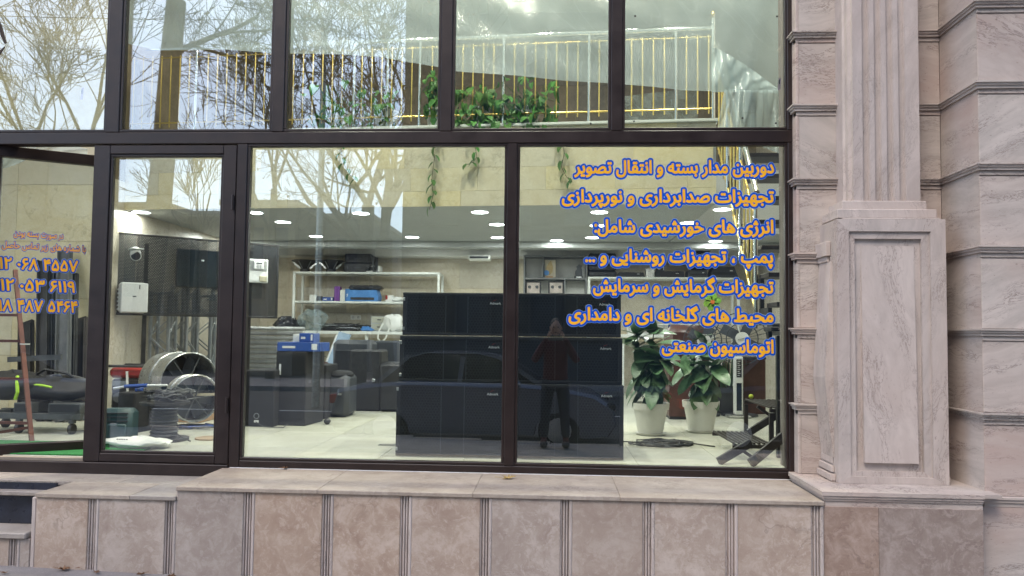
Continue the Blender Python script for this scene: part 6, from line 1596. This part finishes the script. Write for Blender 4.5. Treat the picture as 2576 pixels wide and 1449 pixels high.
# parked cars
M_CARB = pm('dark_car_paint', (.03,.035,.045), .2, .3, var=.05); M_CARG = pm('grey_blue_car_paint', (.17,.18,.215), .22, .4, var=.05)
M_CGL = pm('car_glass', (.01,.012,.015), .05); M_TYRE = pm('tyre', (.02,.02,.02), .9); M_TAIL = pm('tail_lamp', (.35,.02,.02), .2)
def car(label, x0, yside, paint, flip=1, lit=False):
    # x0 = rear end; body runs towards +x*flip; yside = near side plane
    t = thing('parked_car', label, 'car', (x0, yside-.85, zr), 0 if flip > 0 else math.pi, group='cars parked along the kerb')
    lowp = [(0,.42),(.06,.70),(.12,.88),(.55,.96),(1.15,1.02),(2.9,1.0),(3.5,.95),(4.05,.84),(4.32,.66),(4.36,.40),(4.25,.24),(3.95,.20)]
    def arch(cx): return [(cx+.36*math.cos(a), .30+.36*math.sin(a)) for a in [math.pi*k/8 for k in range(9)]]
    lowp += [(3.86,.2)] + [(3.50+.36*math.cos(a), .24+.36*math.sin(a)) for a in [math.pi*k/8 for k in range(9)]] + [(.86+.36*math.cos(a), .24+.36*math.sin(a)) for a in [math.pi*k/8 for k in range(9)]] + [(.42,.2),(.06,.24)]
    n = len(lowp); v = []; secs = [(-.85,.93,.0),(-.80,1.,.0),(-.4,1.,.0),(.4,1.,.0),(.80,1.,.0),(.85,.93,.0)]
    for y, s2, _ in secs: v += [(2.18+(x-2.18)*(.985 if abs(y) > .82 else 1), y, .2+(z-.2)*s2) for x, z in lowp]
    f = [(i*n+k, i*n+(k+1) % n, (i+1)*n+(k+1) % n, (i+1)*n+k) for i in range(len(secs)-1) for k in range(n)] + [tuple(range(n))[::-1], tuple(range((len(secs)-1)*n, len(secs)*n))]
    MB().add(v, f).build('body', paint, t, smooth=40)
    gh = [(.62,.965),(1.15,1.36),(1.45,1.43),(2.25,1.43),(2.55,1.38),(3.3,.975)]
    def cabin(pl, ys, mat, nm):
        m_ = len(pl); vv = []
        for y, ins_ in ys: vv += [(x+(.0), y*(1-.16*max(0,(z-.96)/.47)), z) for x, z in pl]
        ff = [(i*m_+k, i*m_+(k+1) % m_, (i+1)*m_+(k+1) % m_, (i+1)*m_+k) for i in range(len(ys)-1) for k in range(m_)] + [tuple(range(m_))[::-1], tuple(range((len(ys)-1)*m_, len(ys)*m_))]
        MB().add(vv, ff).build(nm, mat, t, smooth=30)
    cabin(gh, [(-.74,0),(.74,0)], M_CGL, 'windows')
    cabin([(1.10,1.34),(1.45,1.445),(2.25,1.445),(2.60,1.36),(2.55,1.40),(2.25,1.46),(1.45,1.46),(1.12,1.38)], [(-.745,0),(.745,0)], paint, 'roof')
    for x0_, x1_ in ((1.98,2.02),(.70,1.18),(3.22,2.58)):
        for y in (-1,1): MB().bar((x0_,y*.745,.98),(x1_,y*.645,1.40),.07,.02,(0,1,0)).build('pillar', paint, t)
    for cx in (.86,3.5):
        for y in (-.84,.66):
            w_ = MB().cyl((cx,y,.31),(cx,y+.18,.31),.31,n=24).build('wheel', M_TYRE, t, smooth=True); MB().cyl((cx,y-.005 if y < 0 else y+.18,.31),(cx,y if y < 0 else y+.187,.31),.19,n=16).build('rim', M_ALU, w_)
    for y in (-.7,.7):
        MB().bbox(-.01,.12,y-.12,y+.12,.66,.80,.02).build('tail_light', M_TAIL, t); MB().bbox(4.2,4.345,y-.14,y+.14,.62,.72,.02).build('headlight', M_CGL, t)
    if lit: MB().cyl((4.30,.66,.64),(4.352,.66,.64),.025,n=10).build('indicator_lamp', M_REDL, t)
    for y in (-.853,.853):
        for x in (1.35,2.35): MB().bbox(x,x+.14,y-.012,y+.012,.80,.83,.004).build('door_handle', paint, t)
    MB().bbox(2.75,2.92,.80,1.0,.95,1.06,.03).build('mirror', paint, t, smooth=True)
    return t
cx0 = MR(830, 900, 11.1)
car('grey blue saloon parked right behind the photographer', cx0.x, 9.86-11.1, M_CARG, 1, True)
cx1 = MR(-420, 900, 11.1)
car('dark saloon parked further left along the kerb', cx1.x, 9.86-11.1, M_CARB)
car('dark saloon parked to the right of the grey blue one', cx0.x+5.3, 9.86-11.1, M_CARB)

# photographer, standing behind the camera with both arms raised
gp = MR(1418, 900, 10.3); ph = thing('person', 'person in maroon jacket and dark trousers holding up a phone with both hands', 'person', (.06, -.36, gz(.06)-.012*4.6+.02), 0)
GZ = ph.location.z
def skin(nm, verts, edges, rad, m, parent, sub=2):
    me = bpy.data.meshes.new(nm); me.from_pydata(verts, edges, []); me.materials.append(m); o = bpy.data.objects.new(nm, me); link(o); reg(o, parent)
    md = o.modifiers.new('skin', 'SKIN'); md.use_smooth_shade = True
    for k, r_ in enumerate(rad): me.skin_vertices[0].data[k].radius = r_ if isinstance(r_, tuple) else (r_, r_)
    me.skin_vertices[0].data[0].use_root = True
    s2 = o.modifiers.new('sub', 'SUBSURF'); s2.levels = sub; s2.render_levels = sub
    return o
M_SKIN = pm('skin', (.42,.25,.18), .5, var=.05); M_JKT = pm('maroon_jacket', (.07,.012,.015), .85, var=.2); M_TRS = pm('dark_trousers', (.02,.024,.035), .85, var=.2); M_HAIR = pm('dark_hair', (.015,.012,.01), .6)
hz_ = 1.53-GZ
V = [(0,0,.92),(0,0,1.12),(0,0,1.34),(0,.01,1.45),(0,.03,1.54),  (.17,.0,1.38),(.30,.10,1.16),(.115,.245,1.50-.0), (-.17,.0,1.38),(-.30,.10,1.16),(-.115,.245,1.50), (.10,0,.84),(.13,.02,.47),(.15,-.02,.08),(.16,.12,.035),(-.10,0,.84),(-.13,.02,.47),(-.15,-.02,.08),(-.16,.12,.035)]
E_ = [(0,1),(1,2),(2,3),(3,4),(2,5),(5,6),(6,7),(2,8),(8,9),(9,10),(0,11),(11,12),(12,13),(13,14),(0,15),(15,16),(16,17),(17,18)]
Rd = [(.16,.11),(.15,.11),(.17,.11),(.07,.06),(.055,.055),.075,.05,.034,.075,.05,.034,.095,.062,.045,.035,.095,.062,.045,.035]
body = skin('body', V, E_, Rd, M_JKT, ph)
legs = skin('trousers', [(0,0,.93),(.10,0,.84),(.13,.02,.47),(.15,-.02,.10),(-.10,0,.84),(-.13,.02,.47),(-.15,-.02,.10)], [(0,1),(1,2),(2,3),(0,4),(4,5),(5,6)], [(.175,.125),.108,.075,.06,.108,.075,.06], M_TRS, ph)
hd = MB().blob((0,.03,1.63),(.075,.095,.115),1,20,14,0).build('head', M_SKIN, ph, smooth=True)
MB().blob((0,.005,1.665),(.084,.10,.098),2,20,12,.02).build('hair', M_HAIR, ph, smooth=True)
MB().prism([(-.012,1.585),(.012,1.585),(0,1.64)], 'y', .118, .145).build('nose', M_SKIN, hd)
for s2 in (-1,1):
    MB().blob((s2*.03,.118,1.635),(.012,.006,.008),1,10,6,0).build('eye', M_BLACK, hd, smooth=True); MB().blob((s2*.078,.02,1.62),(.012,.02,.03),1,10,6,0).build('ear', M_SKIN, hd, smooth=True)
MB().blob((0,.112,1.562),(.025,.008,.006),1,10,6,0).build('mouth', M_BROWNL, hd, smooth=True)
for s2 in (-1,1):
    hx_ = s2*.085; skin('hand', [(s2*.11,.25,1.50),(hx_,.275,1.53)]+[(hx_-s2*.005,.29,1.525+.018*k) for k in range(4)]+[(s2*.055,.315,1.528+.016*k) for k in range(4)]+[(s2*.05,.275,1.515)], [(0,1)]+[(1,2+k) for k in range(4)]+[(2+k,6+k) for k in range(4)]+[(1,10)], [.028,.032]+[.0095]*4+[.008]*4+[.010], M_SKIN, ph, 1)
for s2 in (-1,1): MB().bbox(s2*.15-.05,s2*.15+.05,-.10,.19,.0,.075,.025).build('shoe', M_BLACK, ph, smooth=True)
pt_ = thing('phone', 'black smartphone held up in front of the face', 'phone', (.06, -.045, 1.525-.0)); MB().bbox(-.078,.078,-.008,0,-.037,.037,.004).build('case', M_BLACK, pt_)
# dark twig with leaves hanging in at the top left, outside
t = thing('hanging_twig', 'dark dried leaves on a twig poking in at the top left corner', 'twig', P(-8, 60, 3.2)); kx = 3.2/1850
MB().tube([(-.05,0,.2),(0,0,.06),(.0,0,-.08)], .004, 6).build('twig', M_TWIG, t)
MB().prism([(0,.01*4),(14*kx,-5*kx),(27*kx,-46*kx),(30*kx,-52*kx),(24*kx,-54*kx),(12*kx,-30*kx)], 'y', -.003, .003).build('leaf', M_TWIG, t)
MB().prism([(2*kx,-92*kx),(10*kx,-75*kx),(25*kx,-62*kx),(14*kx,-82*kx),(6*kx,-96*kx)], 'y', -.003, .003).build('leaf', M_TWIG, t)
# drop empties' draw and finish
for o in bpy.data.objects:
    if o.type == 'LIGHT' and o.name.startswith('lamp'): o.data.use_shadow = True
